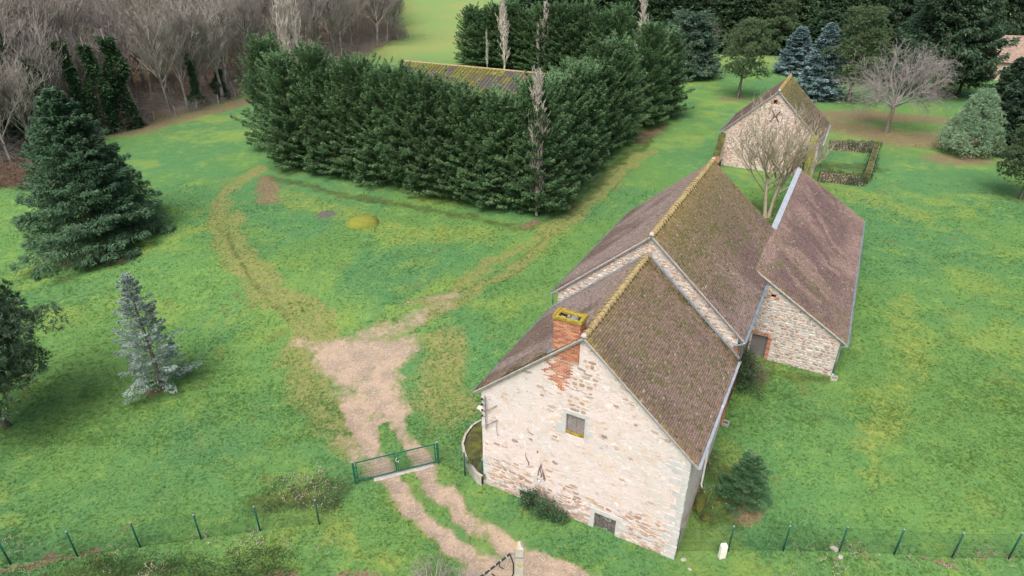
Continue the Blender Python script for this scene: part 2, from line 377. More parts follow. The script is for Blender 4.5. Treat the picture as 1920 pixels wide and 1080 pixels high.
dirt=np.zeros(X.shape); X,Y=warp(.9,.5,.45,1.7)
for L,wd in DIRT_RUTS:
    d=dline(X,Y,L); dirt=np.maximum(dirt,1-sstep(d,wd*.35,wd*1.6)); Z=Z-.045*(1-sstep(d,wd*.3,wd))
dirt=np.maximum(dirt,1-sstep(sdpoly(X,Y,DIRT_POLY),-.9,1.3))
# grassy centre strip inside the patch near the gate
strip=pxline([(757,900),(735,850),(718,800)]); dirt=dirt*sstep(dline(X,Y,strip),.12,.42)
for L,wd in DIRT_FAINT: dirt=np.maximum(dirt,.52*(1-sstep(dline(X,Y,L),wd*.4,wd*1.5)))
dirt=np.maximum(dirt,.95*(1-sstep(sdpoly(X,Y,DIRT_BOTTOM),-.3,.5)))
dirt=dirt*(1-.42*sstep(fbm(X*.75,Y*.75,301,4),.58,.72))
def lines(LS,k=1.):
    o=np.zeros(X.shape)
    for L,wd in LS: o=np.maximum(o,k*(1-sstep(dline(X,Y,L),wd*.3,wd*1.5)))
    return o
X,Y=warp(2.6,.25,1.2,.9)
worn=lines(WORN,.95); moss=lines(MOSSL,.7); moss=np.maximum(moss,np.exp(-dm_**2*1.2)); dark=lines(DARKL,.75); leaf=lines(LEAF_AND_SHADE,.72)
X,Y=X0,Y0
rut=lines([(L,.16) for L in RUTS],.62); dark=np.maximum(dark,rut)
leaf=np.maximum(leaf,1-sstep(sdpoly(X,Y,WOODP),-4,1))
DIRT_AT=lambda x,y: None
grey=1-sstep(np.hypot(X-G(612,402)[0],(Y-G(612,402)[1])),.5,1.5)
grey=grey*.8
far=sstep(Y,115,150)
nx,ny=len(gx),len(gy)
idx=np.arange(nx*ny).reshape(ny,nx)
F=np.stack([idx[:-1,:-1],idx[:-1,1:],idx[1:,1:],idx[1:,:-1]],-1).reshape(-1,4)
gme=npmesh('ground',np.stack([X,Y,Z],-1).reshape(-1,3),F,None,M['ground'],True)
for n_,a_ in (('dirt',dirt),('worn',worn),('moss',moss),('dark',dark),('leaf',leaf),('grey',grey),('far',far)):  # leaf: litter, plus painted contact shade under the two lone spruces
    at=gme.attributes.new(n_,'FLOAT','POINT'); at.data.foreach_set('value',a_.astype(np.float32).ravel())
link('ground',gme,None,'structure')
def gsample(A,x,y):
    i=np.clip(np.searchsorted(gx,x)-1,0,nx-2); j=np.clip(np.searchsorted(gy,y)-1,0,ny-2)
    fx=(x-gx[i])/(gx[i+1]-gx[i]); fy=(y-gy[j])/(gy[j+1]-gy[j])
    return (A[j,i]*(1-fx)+A[j,i+1]*fx)*(1-fy)+(A[j+1,i]*(1-fx)+A[j+1,i+1]*fx)*fy
def gz(x,y): return float(gsample(Z,np.array([x]),np.array([y]))[0])

# ------------------------------------------------------------------ roof tiles, stones, bricks
def tile_field(name,O,E,S,Le,Ls,parent,colf,mat,tw=.17,th=.115,skip=None,lift=.0,wavy=.02,seed=1):
    """O eave corner, E unit along eave, S unit up slope. One mesh of separate overlapping tiles (stuff)."""
    O,E,S=[np.array(v,float) for v in (O,E,S)]; N=np.cross(E,S); N/=np.linalg.norm(N)
    if N[2]<0: N=-N
    nc=int(Le/tw)+1; nr=int(Ls/th)+1
    r_=np.random.default_rng(seed); I,J=np.meshgrid(np.arange(-1,nc+1),np.arange(nr)); I=I.ravel();J=J.ravel()
    a0=(I+.5*(J%2))*tw; a1=a0+tw*.94; b0=J*th; 
    a0=np.clip(a0,0,Le);a1=np.clip(a1,0,Le); keep=(a1-a0)>.03
    if skip is not None: keep&=~skip((a0+a1)/2,b0+th/2)
    a0,a1,b0=a0[keep],a1[keep],b0[keep]; n=len(a0)
    jb=r_.normal(0,.006,n); lf=lift+np.abs(r_.normal(0,.006,n))+wavy*(fbm(a0*.5,b0*.5,seed,2)-.5)*2
    b1=np.minimum(b0+th*1.25,Ls+.02); b0=b0+jb
    def P(a,b,h): return O+a[:,None]*E+b[:,None]*S+h[:,None]*N
    hb=.03+lf; ht=.008+lf-.003; tl=r_.normal(0,.003,n); z=np.full(n,-.012)+lf
    V=np.stack([P(a0,b0,hb+tl),P(a1,b0,hb-tl),P(a1,b1,ht),P(a0,b1,ht),P(a0,b0,z),P(a1,b0,z)],1)
    base=np.arange(n)[:,None]*6
    F=np.concatenate([base+np.array([[0,1,2,3]]),base+np.array([[4,5,1,0]]),base+np.array([[4,0,3,3]])[:, :4]*0+base*0+np.array([[4,5,1,0]])],0) if False else np.concatenate([base+np.array([[0,1,2,3]]),base+np.array([[4,5,1,0]])],0)
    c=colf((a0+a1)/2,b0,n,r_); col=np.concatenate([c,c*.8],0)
    o=link(name,npmesh(name,V.reshape(-1,3),F,col,mat),parent,'stuff'); return o
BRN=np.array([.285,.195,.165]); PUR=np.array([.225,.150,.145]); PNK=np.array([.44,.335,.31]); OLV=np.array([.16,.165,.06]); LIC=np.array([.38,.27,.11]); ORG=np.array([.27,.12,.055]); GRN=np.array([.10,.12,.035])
def mixc(a,b,t): return a*(1-t[:,None])+b*t[:,None]
def roof_col(Le,Ls,moss=.4,pale=.3,rid=1.,vergeA=.5,vergeB=.5,mossband=0,pk=.0,seed=0,up=0.):
    """a along the eave, b up the slope; lichen at the ridge and verges, moss speckle, pale weathering, raised on left slopes to paint in brighter sky light"""
    def f(a,b,n,r):
        c=mixc(np.tile(BRN,(n,1)),PUR,sstep(fbm(a*.35+9,b*.22,seed,4),.38,.62))
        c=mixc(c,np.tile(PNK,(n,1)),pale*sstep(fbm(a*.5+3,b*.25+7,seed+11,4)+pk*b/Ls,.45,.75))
        if up: c=mixc(c,np.tile(np.array([.265,.225,.10]),(n,1)),up*sstep(b/Ls+.5*(fbm(a*.4,b*.4,seed+31,4)-.5),.25,1.))
        sp=sstep(fbm(a*1.6,b*1.6,seed+5,3)+r.normal(0,.16,n),.55,.75)
        c=mixc(c,np.tile(OLV,(n,1)),sp*moss*(.35+.65*sstep(fbm(a*.3,b*.3,seed+6,3),.35,.6)))
        c=mixc(c,np.tile(GRN,(n,1)),moss*.8*sstep(r.random(n),.80,.9))
        t=np.clip(rid*np.exp(-(Ls-b)/.55)*1.1+vergeA*np.exp(-a/.22)+vergeB*np.exp(-(Le-a)/.22),0,1)*sstep(r.random(n)+.5*fbm(a*2,b*2,seed+8,2),.35,.9)
        c=mixc(c,np.tile(LIC,(n,1)),t)
        if mossband:
            d=(Le-a) if mossband>0 else a
            t=np.exp(-(d/.62)**2)*sstep(fbm(a*2.5,b*1.2,seed+9,3)+r.normal(0,.1,n),.3,.6)
            c=mixc(c,np.tile(np.array([.19,.11,.035]),(n,1)),t*.9); c=mixc(c,np.tile(GRN*.7,(n,1)),t*sstep(r.random(n),.45,.6))
        sc_=sstep(r.random(n),.985,.99); c=mixc(c,np.tile(np.array([.38,.34,.30]),(n,1)),sc_*.8)
        return c*r.uniform(.84,1.16,n)[:,None]
    return f
STONES=[(.41,.33,.275),(.35,.295,.26),(.45,.385,.345),(.33,.31,.30),(.46,.36,.30),(.33,.24,.20),(.47,.44,.41),(.38,.38,.385)]
def stone_shape(mb,cu,cz,hw,hh,y,out,col,r,n=8):
    """rounded irregular stone on a plane y=const, proud towards -y by out"""
    ph=r.uniform(0,6.28); ring=[];
    rot=r.normal(0,.12); cr,sr=math.cos(rot),math.sin(rot)
    for k in range(n):
        t=2*math.pi*k/n+.2*r.normal(); c,s=math.cos(t),math.sin(t)
        e=.62; x=hw*np.sign(c)*abs(c)**e*r.uniform(.86,1.05); z=hh*np.sign(s)*abs(s)**e*r.uniform(.86,1.05)
        ring.append((x*cr-z*sr,x*sr+z*cr))
    vs=[(cu+a,y+.01,cz+b) for a,b in ring]+[(cu+a*.8,y-out*r.uniform(.7,1.1),cz+b*.78) for a,b in ring]+[(cu,y-out*1.1,cz)]
    fs=[(i,(i+1)%n,(i+1)%n+n,i+n) for i in range(n)]+[(i+n,(i+1)%n+n,2*n) for i in range(n)]
    mb.add(vs,fs,col)
def stone_wall(parent,u0,u1,z0,z1,y,prob,nmax=300,rh=(.13,.24),rw=(.17,.46),out=.035,seed=1,tint=(1,1,1),mat='stone',alls=False,name='stone',xf=None):
    r=np.random.default_rng(seed); L=[]; z=z0
    while z<z1:
        h=r.uniform(*rh); u=u0-r.uniform(0,.3)
        while u<u1:
            w_=r.uniform(*rw); cu,cz=u+w_/2,z+h/2+r.normal(0,.015)
            if u0+.04<cu<u1-.04 and r.random()<prob(cu,cz): L.append((cu,cz,w_/2*.93,h/2*.92*r.uniform(.85,1.05)))
            u+=w_
        z+=h
    L.sort(key=lambda q:-q[2]*q[3]); rest=MB()
    for i,(cu,cz,hw,hh) in enumerate(L):
        c=STONES[r.integers(len(STONES))]; k=r.uniform(.8,1.2); c=tuple(c[j]*k*tint[j] for j in range(3))
        if i<nmax and not alls:
            mb=MB(); stone_shape(mb,0,0,hw,hh,0,out,c,r); o=mb.build(name,M[mat],parent,col=True); 
            o.location=(cu,y,cz)
        else: stone_shape(rest,cu,cz,hw,hh,y,out,c,r)
    if rest.V: rest.build(name+'_infill',M[mat],parent,col=True,kind='stuff')
def wall_with_holes(name,poly,holes,y,depth,mat,parent,thick=.5):
    """gable wall in the (x,z) plane: outer face at y, thickness towards +y, openings with reveals"""
    bm=bmesh.new(); es=[]
    def loop(pts):
        vs=[bm.verts.new((a,y,b)) for a,b in pts]
        for i in range(len(vs)): es.append(bm.edges.new((vs[i],vs[(i+1)%len(vs)])))
        return vs
    lo=loop(poly); hs=[loop(h) for h in holes]
    bmesh.ops.triangle_fill(bm,use_beauty=True,use_dissolve=False,edges=es,normal=(0,-1,0))
    for vs,dp in [(lo,thick)]+[(h,depth) for h in hs]:
        v2=[bm.verts.new((v.co.x,y+dp,v.co.z)) for v in vs]
        for i in range(len(vs)):
            j=(i+1)%len(vs); bm.faces.new((vs[i],vs[j],v2[j],v2[i]))
        if vs is lo: bm.faces.new(v2)
    bmesh.ops.recalc_face_normals(bm,faces=bm.faces)
    me=bpy.data.meshes.new(name); bm.to_mesh(me); bm.free(); me.materials.append(mat); return link(name,me,parent)
def rect(u0,z0,u1,z1): return [(u0,z0),(u1,z0),(u1,z1),(u0,z1)]

class House:
    """local frame: x across, y along the ridge (away from the viewer), z up"""
    def __init__(s,name,ox,oy,rz,w,L,he,hr,zg,label,cat='building'):
        s.o=(ox,oy);s.rz=rz;s.w,s.L,s.he,s.hr,s.zg=w,L,he,hr,zg
        s.root=empty(name,(ox,oy,0),rz,label,cat); s.pitch=math.atan2(hr-he,w)
    def W(s,px,py,v):
        """photo pixel -> (u,z) on the local plane y=v"""
        d=ray(px,py); c,sn=math.cos(s.rz),math.sin(s.rz)
        o=(-sn*-1*0,); 
        # plane normal n=(-sin,cos)
        n=np.array([-sn,c]); p0=np.array([0-s.o[0],0-s.o[1]])
        t=(v-n@p0)/(n@d[:2]); P=np.array([0,0,CAMZ])+t*d
        rel=P[:2]-np.array(s.o); return rel@np.array([c,sn]),P[2]
    def loc2w(s,u,v):
        c,sn=math.cos(s.rz),math.sin(s.rz); return s.o[0]+u*c-v*sn, s.o[1]+u*sn+v*c
def gable_roof(H,y0,y1,cl,cr,seed,skipR=None,mat='tile',ridge_step=.36,gut=(1,1),tw=.17,th=.115,gutR=None):
    w_,he,hr=H.w,H.he,H.hr; P=H.pitch; Ls=math.hypot(w_,hr-he); L=y1-y0; cs,sn=math.cos(P),math.sin(P)
    rf=MB(); t=.10
    for sg in (-1,1):   # deck: thin slab under the tiles
        a=(sg*w_,he-.02);b=(0,hr-.02);n=(-sg*sn*-1*0,0)
        rf.prism([(sg*w_,he-.03),(0,hr-.03),(0,hr-.03-t/cs),(sg*(w_-.02),he-.03-t)],'y',y0+.02,y1-.02)
    roof=rf.build('roof',M['verge'],H.root)
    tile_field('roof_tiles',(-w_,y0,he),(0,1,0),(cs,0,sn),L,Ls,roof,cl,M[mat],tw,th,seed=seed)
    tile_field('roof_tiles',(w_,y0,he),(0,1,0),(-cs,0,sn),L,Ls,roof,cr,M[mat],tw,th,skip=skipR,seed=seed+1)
    # ridge tiles, one by one
    base=None; n=int(L/ridge_step)
    for i in range(n):
        if base is None:
            mb=MB(); k=7; ring=lambda y,r:[(math.cos(math.pi*j/(k-1))*r,y,math.sin(math.pi*j/(k-1))*r*.85-.02) for j in range(k)]
            A=ring(0,.155);B=ring(ridge_step*1.02,.125);C_=ring(0,.125);D=ring(.07,.158)
            vs=A+D+B+C_; f=[]
            for j in range(k-1): f+=[(j,j+1,k+j+1,k+j),(k+j,k+j+1,2*k+j+1,2*k+j),(j,3*k+j,3*k+j+1,j+1)]
            mb.add(vs,f); base=mb.mesh('ridge_tile',M['ridge'],True)
        o=link('ridge_tile',base,roof); o.location=(random.uniform(-.012,.012),y0+i*ridge_step,hr+.01+random.uniform(-.008,.012)); o.rotation_euler=(random.uniform(-.03,.03),random.uniform(-.06,.06),random.uniform(-.04,.04))
        s_=random.uniform(.94,1.06); o.scale=(s_,1,s_)
    mb=MB()
    for i in range(n+1):   # mortar humps at the ridge tile joints
        y=y0+i*ridge_step; rr_=.185+random.uniform(-.015,.01)
        pts=[(math.cos(a_)*rr_,y+random.uniform(-.02,.02),hr-.03+math.sin(a_)*rr_*.9) for a_ in np.linspace(-.15,math.pi+.15,7)]
        if y0+.05<y<y1-.05: mb.tube(pts,.035,5)
    mb.build('ridge_mortar',M['lichen2'],roof,True,kind='stuff')
    return roof
def verge(H,y,roof,mat='verge',w2=.07):
    """mortared verge strip with a thin zinc drip along both rakes"""
    for sg in (-1,1):
        mb=MB(); mb.beam((sg*H.w,y,H.he-.045),(0,y,H.hr-.045),.05,.09); mb.build('verge',M[mat],roof)
def gutter(H,a,b,r=.075,name='gutter',parent=None,mat='zinc'):
    """half round gutter from a to b"""
    a=Vector(a);b=Vector(b);d=(b-a).normalized();sd_=d.cross(Vector((0,0,1))).normalized(); k=7
    prof=[(math.cos(math.pi+math.pi*j/(k-1))*r,math.sin(math.pi+math.pi*j/(k-1))*r) for j in range(k)]
    prof2=[(x*.86,z*.86+.004) for x,z in prof]
    vs=[];N=6
    for i in range(N):
        p=a.lerp(b,i/(N-1))+Vector((0,0,-.012*math.sin(i*1.7)))
        for x,z in prof+prof2[::-1]: vs.append(p+sd_*x+Vector((0,0,z)))
    m=2*k;f=[(i*m+j,i*m+(j+1)%m,(i+1)*m+(j+1)%m,(i+1)*m+j) for i in range(N-1) for j in range(m)]
    f+=[tuple(range(m)),tuple((N-1)*m+j for j in range(m-1,-1,-1))]
    mb=MB(); mb.add(vs,f); return mb.build(name,M[mat],parent or H.root,False)
def downpipe(H,pts,r=.045,name='downpipe',mat='zinc',parent=None):
    mb=MB(); mb.tube(pts,r,8); 
    return mb.build(name,M[mat],parent or H.root,True)
# ------------------------------------------------------------------ brick helpers
BRK=[(.40,.17,.10),(.36,.145,.09),(.44,.21,.13),(.33,.14,.10),(.42,.24,.17),(.47,.25,.15)]
BRICK_MESH={}
def brick_mesh(l,h,d):
    k=(round(l,3),round(h,3),round(d,3))
    if k not in BRICK_MESH:
        L_=[]
        for c in BRK:
            mb=MB(); b=.006; x,y,z=l/2,d/2,h/2
            mb.box(-x,-y+b,-z,x,y,z,c); mb.box(-x+b,-y,-z+b,x-b,-y+b+.001,z-b,c); L_.append(mb.mesh('brick',M['brick'],col=True))
        BRICK_MESH[k]=L_
    return random.choice(BRICK_MESH[k])
def brick(parent,x,y,z,l=.215,h=.062,d=.05,rz=0,ry=0):
    o=link('brick',brick_mesh(l,h,d),parent); o.location=(x,y,z); o.rotation_euler=(0,ry,rz); return o
def bricks_stuff(parent,items,name='brick_infill'):
    mb=MB()
    for (x0,y0,z0,x1,y1,z1) in items: mb.box(x0,y0,z0,x1,y1,z1,random.choice(BRK),.003)
    return mb.build(name,M['brick'],parent,col=True,kind='stuff')

# ================================================================== A: front stone house
A=House('stone_house',AX,AY,HEAD,5.225,8.47,5.917,10.547,0,'nearest stone house with pink cream gable, red brick chimney and dark mossy tiled roof','house')
LsA=math.hypot(A.w,A.hr-A.he)
roofA=gable_roof(A,0,A.L,roof_col(A.L,LsA,.35,1.,1.1,1.,.3,-1,pk=.45,seed=3),roof_col(A.L,LsA,.65,.18,1.0,1.,.2,1,seed=21,up=.18),5)  # left slope: high pale paints sky light into the tiles, besides ridge wear
verge(A,.03,roofA)
for sg in (-1,1):
    mb=MB(); mb.beam((sg*(A.w+.02),-.012,A.he-.075),(0,-.012,A.hr-.075),.03,.035); mb.build('verge_drip',M['zinc'],roofA)
mb=MB(); mb.tube([(0,-.02,A.hr+.02),(0,.10,A.hr+.05)],[.12,.15],8); mb.build('ridge_end_cap',M['verge'],roofA,True)
yf=.18; WA=4.95
def zroofA(u,d=.13): return A.hr-abs(u)*(A.hr-A.he)/A.w-d
poly=[(-WA,-.8),(WA,-.8),(WA,zroofA(WA)),(0,zroofA(0)),(-WA,zroofA(-WA))]
holes=[rect(-.62,5.12,.26,6.27),rect(1.07,-.45,2.12,1.0),rect(-2.86,.12,-2.06,.53),rect(-1.94,1.52,-1.76,1.70),rect(-2.0,3.28,-1.93,3.5),rect(3.23,.44,3.82,.54)]
wallA=wall_with_holes('gable_wall',poly,holes,yf,.22,M['plaster'],A.root,.5)
mb=MB()
for sg in (-1,1):
    mb=MB(); mb.box(sg*WA-(.45 if sg>0 else 0),yf+.502,-.8,sg*WA+(.45 if sg<0 else 0),A.L-.02,zroofA(WA,.14)); mb.build('side_wall',M['plaster'],A.root)
# openings: backs
for q_ in ((-2.9,yf+.23,.1,-2.0,yf+.24,.56),(-2,yf+.16,1.5,-1.7,yf+.17,1.75),(-2.05,yf+.12,3.2,-1.9,yf+.13,3.6),(3.2,yf+.15,.42,3.85,yf+.16,.56)):
    mb=MB(); mb.box(*q_); mb.build('dark_opening',M['dark'],A.root)
# window: grey shutter of vertical planks in a dressed stone frame
wn=empty('window',(0,0,0)); wn.parent=A.root
for i in range(4):
    mb=MB(); x0=-.60+i*.213; mb.box(x0,yf+.13,5.22,x0+.206,yf+.155,6.25,None,.003); mb.build('plank',M['wood'],wn,bev=.004)
mb=MB(); mb.box(-.62,yf+.10,5.13,.26,yf+.16,5.21); mb.build('sill',M['lichen'],wn)
mb=MB(); r_=random.Random(4)
for i in range(60): 
    x=r_.uniform(-.62,.22);z=5.14+r_.random()*.10*(1+math.sin(x*9)); mb.box(x,yf+.03,z,x+.05,yf+.10,z+.035,None,.012)
mb.build('lichen_growth',M['lichen'],wn)
def frame_stone(parent,u0,z0,u1,z1,out=.022,j=.02,nm='frame_stone',y=yf):
    mb=MB(); r=random.Random(int(u0*100+z0*7)); pts=[]
    for a,b in ((u0,z0),(u1,z0),(u1,z1),(u0,z1)):
        pts.append((a+r.uniform(-j,j),b+r.uniform(-j,j)))
    mb.prism(pts,'y',y-out,y+.05); mb.build(nm,M['quoin'],parent,bev=.008)
frame_stone(wn,-.80,6.29,.45,6.50); frame_stone(wn,-.84,5.72,-.635,6.28,.02,.015); frame_stone(wn,-1.08,5.10,-.635,5.70,.018,.015); frame_stone(wn,.275,5.75,.47,6.27,.02,.015); frame_stone(wn,.275,5.42,.66,5.73,.018,.02); frame_stone(wn,.275,5.0,.46,5.40,.02,.015)
# basement door: dark planks
dr=empty('door',(0,0,0)); dr.parent=A.root
for i in range(5):
    mb=MB(); x0=1.08+i*.209; mb.box(x0,yf+.12,-.45,x0+.200,yf+.15,.98-.01*i,None,.004); mb.build('plank',M['darkwood'],dr,bev=.004)
frame_stone(dr,.84,1.01,2.42,1.25); frame_stone(dr,.86,.45,1.055,1.0,.02,.015); frame_stone(dr,.80,-.4,1.055,.43,.02,.015); frame_stone(dr,2.14,.52,2.62,1.0,.02,.02); frame_stone(dr,2.14,-.4,2.40,.50,.02,.015)
frame_stone(A.root,-2.95,.54,-1.95,.70,.015,.02,'lintel'); frame_stone(A.root,3.05,.56,4.0,.70,.012,.02,'lintel')
frame_stone(A.root,-2.15,1.40,-1.96,1.85,.008,.01,'vent_frame'); frame_stone(A.root,-1.74,1.42,-1.55,1.84,.008,.01,'vent_frame')
mb=MB(); mb.tube([(-1.85,yf-.02,1.6),(-1.85,yf+.15,1.6)],.055,10); mb.build('vent_pipe',M['white'],A.root,True)
# quoins on both corners, alternating long and short
r_=random.Random(11); z=-.5
k=0
while z<5.6:
    h=r_.uniform(.26,.42); ln=r_.uniform(.50,.75) if k%2 else r_.uniform(.22,.36)
    frame_stone(A.root,WA-ln,z+.012,WA+.012,min(z+h,5.72)-.012,.018,.022,'quoin_stone')
    if z<1.6 or r_.random()<.45: 
        ln2=r_.uniform(.25,.6); frame_stone(A.root,-WA-.012,z+.012,-WA+ln2,min(z+h,5.6)-.012,.014,.03,'quoin_stone')
    z+=h;k+=1
frame_stone(A.root,4.0,5.45,4.55,5.68,.015,.03,'quoin_stone');frame_stone(A.root,3.95,5.2,4.4,5.42,.013,.03,'quoin_stone')
# exposed field stones in the worn render
def probA(u,z):
    if z>5.5 and False: return 0
    for (a,b,c,d) in ((-1.1,4.95,.75,6.6),(.75,-.6,2.7,1.35),(-3.1,0.0,-1.9,.8),(-2.2,1.3,-1.5,1.9),(3.0,.35,4.0,.75)):
        if a<u<c and b<z<d: return 0
    if abs(u)>4.25 and z<5.7 and u>0: return 0
    if z>zroofA(u,.28) or z<-.4: return 0
    if -1.9<u<-.15 and z>7.3 and brick_in(u,z): return 0
    n=float(fbm(u*.8+4,z*.9,31,4)); n2=float(fbm(u*1.7+14,z*1.9,33,3))
    p=0
    edge=1.75+3.4*(n-.5)+(.7 if u<-1.2 else 0)-(.2 if 0<u<1 else 0)
    if z<edge: p=.25+.75*sstep(n2,.35,.6)
    if z<.4: p=max(p,.6)
    if -.6<u<.75 and 6.5<z<9.4 and u<.25+(z-6.5)*.22: p=max(p,.8)
    if zroofA(u,.0)-z<.9: p=max(p,.32*sstep(n2,.45,.62))
    if -1.4<u<-.8 and 4.3<z<6.5: p=max(p,.5)
    if n2>.70: p=max(p,.14)
    return max(p,.004)
def brick_in(u,z,m=0):
    if z>9.25: return -1.4-m<u<-.17+m
    l=np.interp(z,[7.2,7.5,7.9,8.2,8.7,9.0,9.25],[-1.15,-1.2,-1.6,-1.85,-1.7,-1.45,-1.4]); rr=np.interp(z,[7.2,7.6,8.2,9.0,9.25],[-.95,-.7,-.5,-.25,-.18])
    return l-m<u<rr+m
stone_wall(wallA,-WA,WA,-.5,10.4,yf-.0,probA,300,(.12,.27),(.18,.56),.022,5,(1.08,1.0,.95))
# chimney: laid bricks on a mortar core
ch=empty('chimney',(0,0,0)); ch.parent=A.root
CX0,CX1,CY0,CY1,CZ=-1.38,-.20,yf-.06,yf+.60,11.02
mb=MB(); mb.box(CX0+.02,CY0+.02,9.0,CX1-.02,CY1-.02,10.96); mb.build('core',M['mortar'],ch)
z=9.06;k=0; rest=[]
while z<CZ-.03:
    x=CX0+(.0 if k%2 else -.11)
    while x<CX1-.01:
        a=max(x,CX0);b=min(x+.215,CX1)
        if b-a>.04:
            if brick_in((a+b)/2,z): brick(ch,(a+b)/2,CY0+.025,z+.031,b-a,.062,.05,ry=random.uniform(-.01,.01))
            rest.append((a,CY1-.05,z,b,CY1,z+.062))
        x+=.226
    y=CY0+.052+(0 if k%2 else -.11)
    while y<CY1-.06:
        a=max(y,CY0+.052);b=min(y+.215,CY1-.055)
        if b-a>.04:
            brick(ch,CX1-.025,(a+b)/2,z+.031,b-a,.062,.05,rz=math.pi/2)
            rest.append((CX0,a,z,CX0+.05,b,z+.062))
        y+=.226
    z+=.075;k+=1
bricks_stuff(ch,rest)
z=7.22;k=0
while z<9.06:
    x=-2.0+(.11 if k%2 else 0)
    while x<-.1:
        if brick_in(x+.1,z,random.uniform(-.3,.12)) and random.random()<.55+.4*(z-7.2)/1.8+(.2 if abs(x+.9)<.3 else 0): brick(wallA,x+.1,yf+.012-.004*random.random(),z+.031,.21,.06,.05,ry=random.uniform(-.015,.015))
        x+=.226
    z+=.075;k+=1
mb=MB(); e=.05
for a in ((CX0-e,CY0-e,CX1+e,CY0+.13),(CX0-e,CY1-.13,CX1+e,CY1+e),(CX0-e,CY0+.132,CX0+.13,CY1-.132),(CX1-.13,CY0+.132,CX1+e,CY1-.132)): mb.box(a[0],a[1],11.0,a[2],a[3],11.11,None,.012)
mb.build('cap_rim',M['lichen'],ch,bev=.015)
mb=MB()
for i in range(90):
    t=random.random()*2*(CX1-CX0+CY1-CY0);s_=random.choice((0,1,2,3)); f=random.random()
    x,y=[(CX0+f*(CX1-CX0),CY0-.03),(CX0+f*(CX1-CX0),CY1),(CX0-.02,CY0+f*(CY1-CY0)),(CX1,CY0+f*(CY1-CY0))][s_]
    mb.box(x-.03,y-.03,11.09,x+.04,y+.04,11.13+random.random()*.03,None,.012)
mb.build('lichen_growth',M['lichen'],ch)
mb=MB(); mb.box(CX0+.05,CY0+.06,10.955,CX1-.05,CY1-.06,10.975); mb.build('flue',M['dark'],ch)
mb=MB(); mb.box(CX0+.60,CY0+.15,10.98,CX0+.86,CY1-.16,11.03,None,.01);mb.box(CX0+.88,CY0+.2,10.98,CX0+.93,CY1-.2,11.03,None,.01); mb.build('flue_slab',M['greyiron'],ch)
mb=MB(); mb.box(CX0+.2,CY0+.2,10.98,CX0+.42,CY0+.3,11.04,(.36,.2,.14),.01);mb.box(CX0+.45,CY0+.35,10.98,CX0+.56,CY0+.45,11.05,(.3,.3,.28),.01); mb.build('loose_brick',M['brick'],ch,col=True)
mb=MB(); mb.prism([(CX1+.005,9.85),(CX1+.24,10.0),(CX1+.005,10.42)],'y',CY0+.25,CY1+.12); mb.prism([(CX0-.26,9.1),(CX0-.005,9.36),(CX0-.005,9.42),(CX0-.28,9.2)],'y',CY0+.02,CY1+.05); mb.build('flashing',M['zinc'],ch)
# flashing strip where this roof meets the barn gable
for sg in (-1,1):
    mb=MB(); mb.beam((sg*(A.w+.02),A.L-.06,A.he+.10),(0,A.L-.06,A.hr+.13),.10,.07); mb.build('flashing',M['zinc'],roofA)
gutter(A,(-A.w-.06,0,A.he-.06),(-A.w-.06,A.L,A.he-.03)); gutter(A,(A.w+.06,0,A.he-.03),(A.w+.06,A.L,A.he-.06),.085,mat='zincpale')
# downpipe on the right side ending over a gully
gx_,gy_,gz_=G(1352,812); 
c_,s_=math.cos(HEAD),math.sin(HEAD); dv=-(gx_-AX)*s_+(gy_-AY)*c_
dpv=max(min(dv,4.5),2.0); zz=float(hterr(*A.loc2w(WA,dpv)))
downpipe(A,[(A.w+.06,dpv,A.he-.1),(A.w+.04,dpv,A.he-.3),(WA+.08,dpv,A.he-.65),(WA+.08,dpv,zz+.35),(WA+.16,dpv-.05,zz+.15)],.05,mat='white')
# electricity bracket on the left corner
bk=empty('line_bracket',(0,0,0)); bk.parent=A.root
mb=MB(); mb.tube([(-4.66,yf-.14,3.80),(-4.66,yf-.14,5.75)],.028,6); mb.tube([(-4.74,yf-.05,4.6),(-4.74,yf-.05,5.75)],.016,6)
for z in (4.9,4.02):   # long arms standing out from the wall and stays
    mb.tube([(-4.66,yf-.14,z),(-4.10,yf-.04,z+.50)],.022,5); mb.tube([(-4.66,yf-.14,z),(-4.66,yf,z)],.018,5)
mb.tube([(-4.12,yf-.06,4.5),(-4.10,yf-.09,3.9),(-4.05,yf-.07,3.6),(-3.98,yf-.07,3.7)],.010,5)
mb.build('bracket_frame',M['greyiron'],bk)
for z in (4.55,4.88,5.22,5.55):
    mb=MB(); mb.tube([(-4.86,yf-.13,z-.05),(-4.86,yf-.13,z),(-4.86,yf-.13,z+.02),(-4.86,yf-.13,z+.06)],[.025,.05,.035,.045],8); mb.tube([(-4.86,yf-.13,z),(-4.66,yf-.13,z)],.012,5); mb.build('insulator',M['black'],bk,True)
mb=MB(); mb.box(-5.22,yf+.02,4.72,-5.0,yf+.22,4.80); mb.box(-5.08,yf+.05,4.62,-4.97,yf+.15,4.73); mb.build('lamp_housing',M['white'],A.root)
# dead vine stems and thin cracks on the gable
mb=MB(); r_=random.Random(5)
for (x,z,l) in ((-1.9,1.95,.9),(-1.75,1.9,1.0),(-1.62,1.85,.9),(-2.4,2.4,.8),(-1.55,1.8,.6)):
    p=[(x,yf-.02,z)]; 
    for i in range(5): p.append((p[-1][0]+r_.uniform(-.09,.07),yf-.03-.01*i,p[-1][2]+l/5))
    mb.tube(p,[.022,.02,.018,.014,.01,.006],5)
mb.build('dead_vine',M['iron'],A.root)

